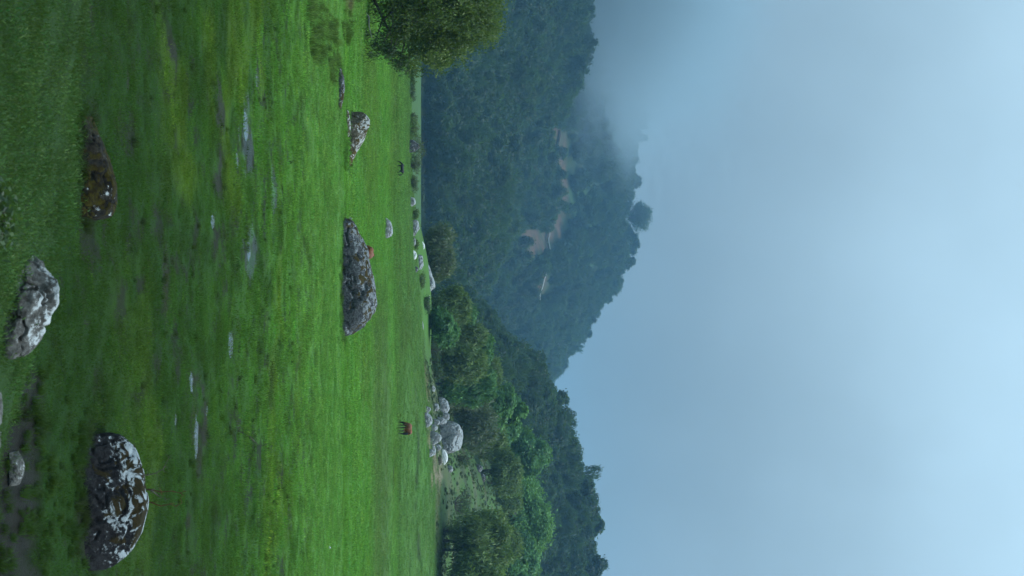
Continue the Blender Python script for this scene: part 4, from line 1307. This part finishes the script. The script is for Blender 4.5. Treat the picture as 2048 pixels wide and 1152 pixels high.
def horse(name, label, pos, heading, size, body, hair, seed, tail_out=0.0, stride=0.0, leg=1.0):
    s = size
    L = leg

    def P(x, y, z): return (x, y, z)
    caps = [((-.52, 0, 1.06), .30, (.42, 0, 1.02), .30), ((-.66, 0, 1.12), .27, (-.52, 0, 1.06), .30), ((.42, 0, 1.02), .29, (.58, 0, 1.05), .24), ((.30, 0, 1.20), .16, (.5, 0, 1.22), .14),
            ((.56, 0, 1.12), .21, (.88, 0, .86), .15), ((.88, 0, .86), .15, (1.12, 0, .58), .11), ((1.10, 0, .58), .115, (1.20, 0, .38), .095), ((1.20, 0, .38), .09, (1.28, 0, .14), .06), ((1.28, 0, .14), .06, (1.29, 0, .09), .055)]
    for sg in (-1, 1):
        caps.append(((1.08, .05 * sg, .66), .035, (1.02, .075 * sg, .77), .014))
        fx = .42 + sg * stride
        caps += [((.44, .13 * sg, .88), .13, (fx * .5 + .22, .14 * sg, .52), .066), ((fx * .5 + .22, .14 * sg, .52), .062, (fx, .14 * sg, .12), .042), ((fx, .14 * sg, .10), .045, (fx + .05, .14 * sg, .04), .055)]
        hx = -.70 - sg * stride
        caps += [((-.60, .13 * sg, 1.0), .22, (-.50, .15 * sg, .74), .13), ((-.50, .15 * sg, .74), .12, ((-.74 + hx) / 2 - .02, .14 * sg, .50), .062), (((-.74 + hx) / 2 - .02, .14 * sg, .50), .06, (hx, .14 * sg, .12), .042), ((hx, .14 * sg, .10), .045, (hx + .06, .14 * sg, .04), .055)]
    root = put(name, None, label=label, cat='horse'); root.location = pos
    root.rotation_euler = (0, 0, heading); root.scale = (s, s, s)
    put('body', capsules(caps, 0.028), body, root)
    tw_ = tail_out
    v, f = tube([(-.88, 0, 1.22), (-.98 - tw_ * .3, 0, 1.16), (-1.05 - tw_ * .8, 0, .95), (-1.06 - tw_, 0, .62), (-1.03 - tw_ * 1.0, 0, .34)], [.05, .075, .10, .095, .03], 10)
    put('tail', np_mesh('tail', v, f), hair, root)
    parts = []
    rg = np.random.default_rng(seed)
    for k in range(16):
        tt = k / 15; b = np.array((.50 + .58 * tt, 0, 1.36 - .66 * tt)) + np.array((.03, 0, .0))
        e = b + np.array((-.02, -.10 - .05 * rg.random(), -.18 - .1 * rg.random()))
        parts.append(tube([b, (b + e) / 2 + np.array((.0, -.06, .03)), e], [.045, .04, .012], 6))
    v, f = join(parts); put('mane', np_mesh('mane', v, f), hair, root)
    return root


BAY = coat('bay_coat', (0.25, 0.075, 0.028), (0.020, 0.014, 0.013), 0.62)
CHEST = coat('chestnut_coat', (0.17, 0.055, 0.020), (0.08, 0.03, 0.014), 0.3)
BLACK = coat('black_coat', (0.016, 0.014, 0.017), (0.008, 0.008, 0.010), 0.4)
HAIR = bark_material('black_horsehair', (0.010, 0.010, 0.012), (0.028, 0.026, 0.028))
RHAIR = bark_material('chestnut_horsehair', (0.07, 0.026, 0.010), (0.14, 0.05, 0.02))
q = hit(795.5, 857)
horse('horse', 'bay horse with black tail and legs grazing near the granite heap', q, math.pi * 0.63, 1.02 * 28 * q[1] / F / 1.36, BAY, HAIR, 1)
q = hit(792.5, 336)
horse('horse', 'small black foal grazing with its tail held out at the far left', q, math.pi * 0.99, 26 * q[1] / F / 2.3, BLACK, HAIR, 2, tail_out=0.18, stride=0.07)
rb = hit(684, 553)
q = stand(506, rb[1] + 7.2)
hh = ptop(749, q[1]) - q[2]
horse('horse', 'chestnut horse whose rump shows behind the humpbacked boulder', q, R(78), hh / 1.38, CHEST, RHAIR, 3)

# ------------------------------------------------------------------ road across the mountain
def ribbon(pts, half, up, name):
    P = np.array(pts); vs = []
    for i in range(len(P)):
        vs.append(P[i] + np.array((0, -half, up))); vs.append(P[i] + np.array((0, half, up)))
    fs = [(2 * i, 2 * i + 2, 2 * i + 3, 2 * i + 1) for i in range(len(P) - 1)]
    return np_mesh(name, vs, fs)


fine = []
for i in range(len(ROAD) - 1):
    for k in range(6):
        fine.append(ROAD[i] + (ROAD[i + 1] - ROAD[i]) * k / 6)
fine.append(ROAD[-1])
for p in fine:
    p[2] = float(hill_z('B', np.array([p[0]]), np.array([p[1]]))[0])
td = NT('dirt_road'); td.principled(td.mix(td.ramp(td.noise(.5, 4, .6, td.pos()), .4, .6), (0.15, 0.11, 0.085), (0.11, 0.08, 0.06)), 0.95, 0.1)
put('road', ribbon(fine, 3.5, 1.6, 'road'), td.m, label='dirt road cut across the far mountain', kind='structure')
tg = NT('galvanised_rail'); tg.principled((0.40, 0.40, 0.39), 0.6, 0.3)
gr = put('guardrail', None, label='long pale guardrail along the road across the far mountain', cat='guardrail'); gr.location = fine[0]
rp = [p - fine[0] + np.array((0, -3.4, 2.5)) for p in fine[6:]]
vs = []
for p in rp:
    vs += [p + np.array((0, -.15, -.3)), p + np.array((0, -.15, .35)), p + np.array((0, .15, .35)), p + np.array((0, .15, -.3))]
fs = []
for i in range(len(rp) - 1):
    for k in range(4):
        a_, b_ = i * 4 + k, i * 4 + (k + 1) % 4; fs.append((a_, b_, b_ + 4, a_ + 4))
put('rail', np_mesh('rail', vs, fs, False), tg.m, gr)
for i, p in enumerate(rp[::2]):
    v, f = tube([p + np.array((0, .1, -1.6)), p + np.array((0, .1, .2))], [.14, .14], 6)
    put('post', np_mesh('post', v, f), tg.m, gr)

# ------------------------------------------------------------------ trees that stand out on the skylines
RID = 'single trees on the skyline'
LEAF['wood'] = WOODLEAF


def ridge_tree(hk, iy, top, width, bf, seed, label, flat=0.75, dy=-2.0):
    y = HILLS[hk]['yc'] + dy
    x = (iy - 576.0) / F * y
    z = float(hill_z(hk, np.array([x]), np.array([y]))[0]) - 0.8
    make_tree(iy, y, top, width, 'wood', bf, seed, label, name='skyline_tree', leaf=0.75, n_clump=420, per=22, flat=flat, group=RID, base_at=(x, y, z), droop=0.2, clump=0.45)


ridge_tree('B', 432, 1303, 60, 0.32, 901, 'flat round tree with sky showing under its crown, highest on the far skyline', 0.7)
ridge_tree('B', 490, 1280, 34, 0.2, 902, 'small tree just right of the highest skyline tree')
ridge_tree('B', 360, 1284, 30, 0.15, 903, 'small tree left of the highest skyline tree where the mist begins')
ridge_tree('B', 524, 1272, 26, 0.3, 904, 'ragged thin tree on the far skyline above its first drop')
ridge_tree('B', 570, 1244, 40, 0.1, 905, 'broad tree on the shoulder of the far skyline')
ridge_tree('B', 622, 1200, 34, 0.1, 906, 'tree on the far skyline halfway down to the notch')
ridge_tree('B', 665, 1184, 26, 0.2, 907, 'slim tree on the far skyline below the halfway one')
ridge_tree('B', 728, 1136, 34, 0.1, 908, 'tree on the far skyline just before the notch')
ridge_tree('C', 1046, 1205, 52, 0.05, 909, 'big round tree standing out on the right skyline', 0.85)
ridge_tree('C', 975, 1187, 44, 0.05, 910, 'round tree on the right skyline left of the biggest one')
ridge_tree('C', 832, 1136, 40, 0.05, 911, 'tree on the right skyline just past the notch')
ridge_tree('C', 1135, 1203, 50, 0.05, 912, 'tree on the right skyline nearest the frame edge')
ridge_tree('C', 900, 1152, 44, 0.05, 913, 'rounded tree on the right skyline between the notch and the round trees')

# ------------------------------------------------------------------ mist hanging on the mountain
mb = bpy.data.meshes.new('mist')
bm = bmesh.new()
bmesh.ops.create_cube(bm, size=2.0)
bm.to_mesh(mb); bm.free()
MX, MY, MZ = -265.0, 1180.0, 176.0
SX, SY, SZ = 295.0, 260.0, 84.0
t = NT('mist_vapour')
o_ = t.obj()
sep = t.new('ShaderNodeSeparateXYZ'); t.link(o_, sep.inputs[0])
mp = t.new('ShaderNodeVectorMath', operation='MULTIPLY'); mp.inputs[1].default_value = (3.2, 1.8, 1.6); t.link(o_, mp.inputs[0])
nz = t.noise(1.3, 5, 0.6, mp.outputs[0], 0.6)
lo_ = t.math('ADD', sep.outputs['Z'], t.math('MULTIPLY', t.math('SUBTRACT', nz, 0.5), 2.6))
dens = t.ramp(lo_, -1.05, 0.35)
dens = t.math('MULTIPLY', dens, t.ramp(sep.outputs['Z'], -0.1, 0.98, 1.0, 0.0))
edge = t.math('ADD', sep.outputs['X'], t.math('MULTIPLY', t.math('SUBTRACT', nz, 0.5), 0.9))
dens = t.math('MULTIPLY', dens, t.ramp(edge, 0.1, 0.6, 1.0, 0.0))
dens = t.math('MULTIPLY', dens, t.ramp(sep.outputs['X'], -1.0, -0.8, 0.0, 1.0))
ay = t.math('ABSOLUTE', sep.outputs['Y'])
dens = t.math('MULTIPLY', dens, t.ramp(ay, 0.6, 1.0, 1.0, 0.0))
dens = t.math('MULTIPLY', dens, 0.026)
pv = t.new('ShaderNodeVolumePrincipled')
pv.inputs['Color'].default_value = (0.43, 0.54, 0.60, 1)
t.link(dens, pv.inputs['Density'])
t.link(pv.outputs[0], t.out.inputs['Volume'])
mo = put('mist', mb, t.m, label='grey mist hanging over the top of the far mountain', kind='stuff')
mo.location = (MX, MY, MZ); mo.scale = (SX, SY, SZ)

# ------------------------------------------------------------------ haze
hz = bpy.data.meshes.new('haze')
bm = bmesh.new()
bmesh.ops.create_cube(bm, size=1.0)
for v in bm.verts:
    v.co = Vector((v.co.x * 6000, 1650 + v.co.y * 3700, 132 + v.co.z * 326))
bm.to_mesh(hz); bm.free()
t = NT('haze_air')
pv = t.new('ShaderNodeVolumePrincipled')
pv.inputs['Color'].default_value = (0.32, 0.66, 1.0, 1)
pv.inputs['Density'].default_value = 0.00016
pv.inputs['Anisotropy'].default_value = 0.2
t.link(pv.outputs[0], t.out.inputs['Volume'])
put('haze', hz, t.m, label='pale blue damp air between the pasture and the hills', kind='stuff')
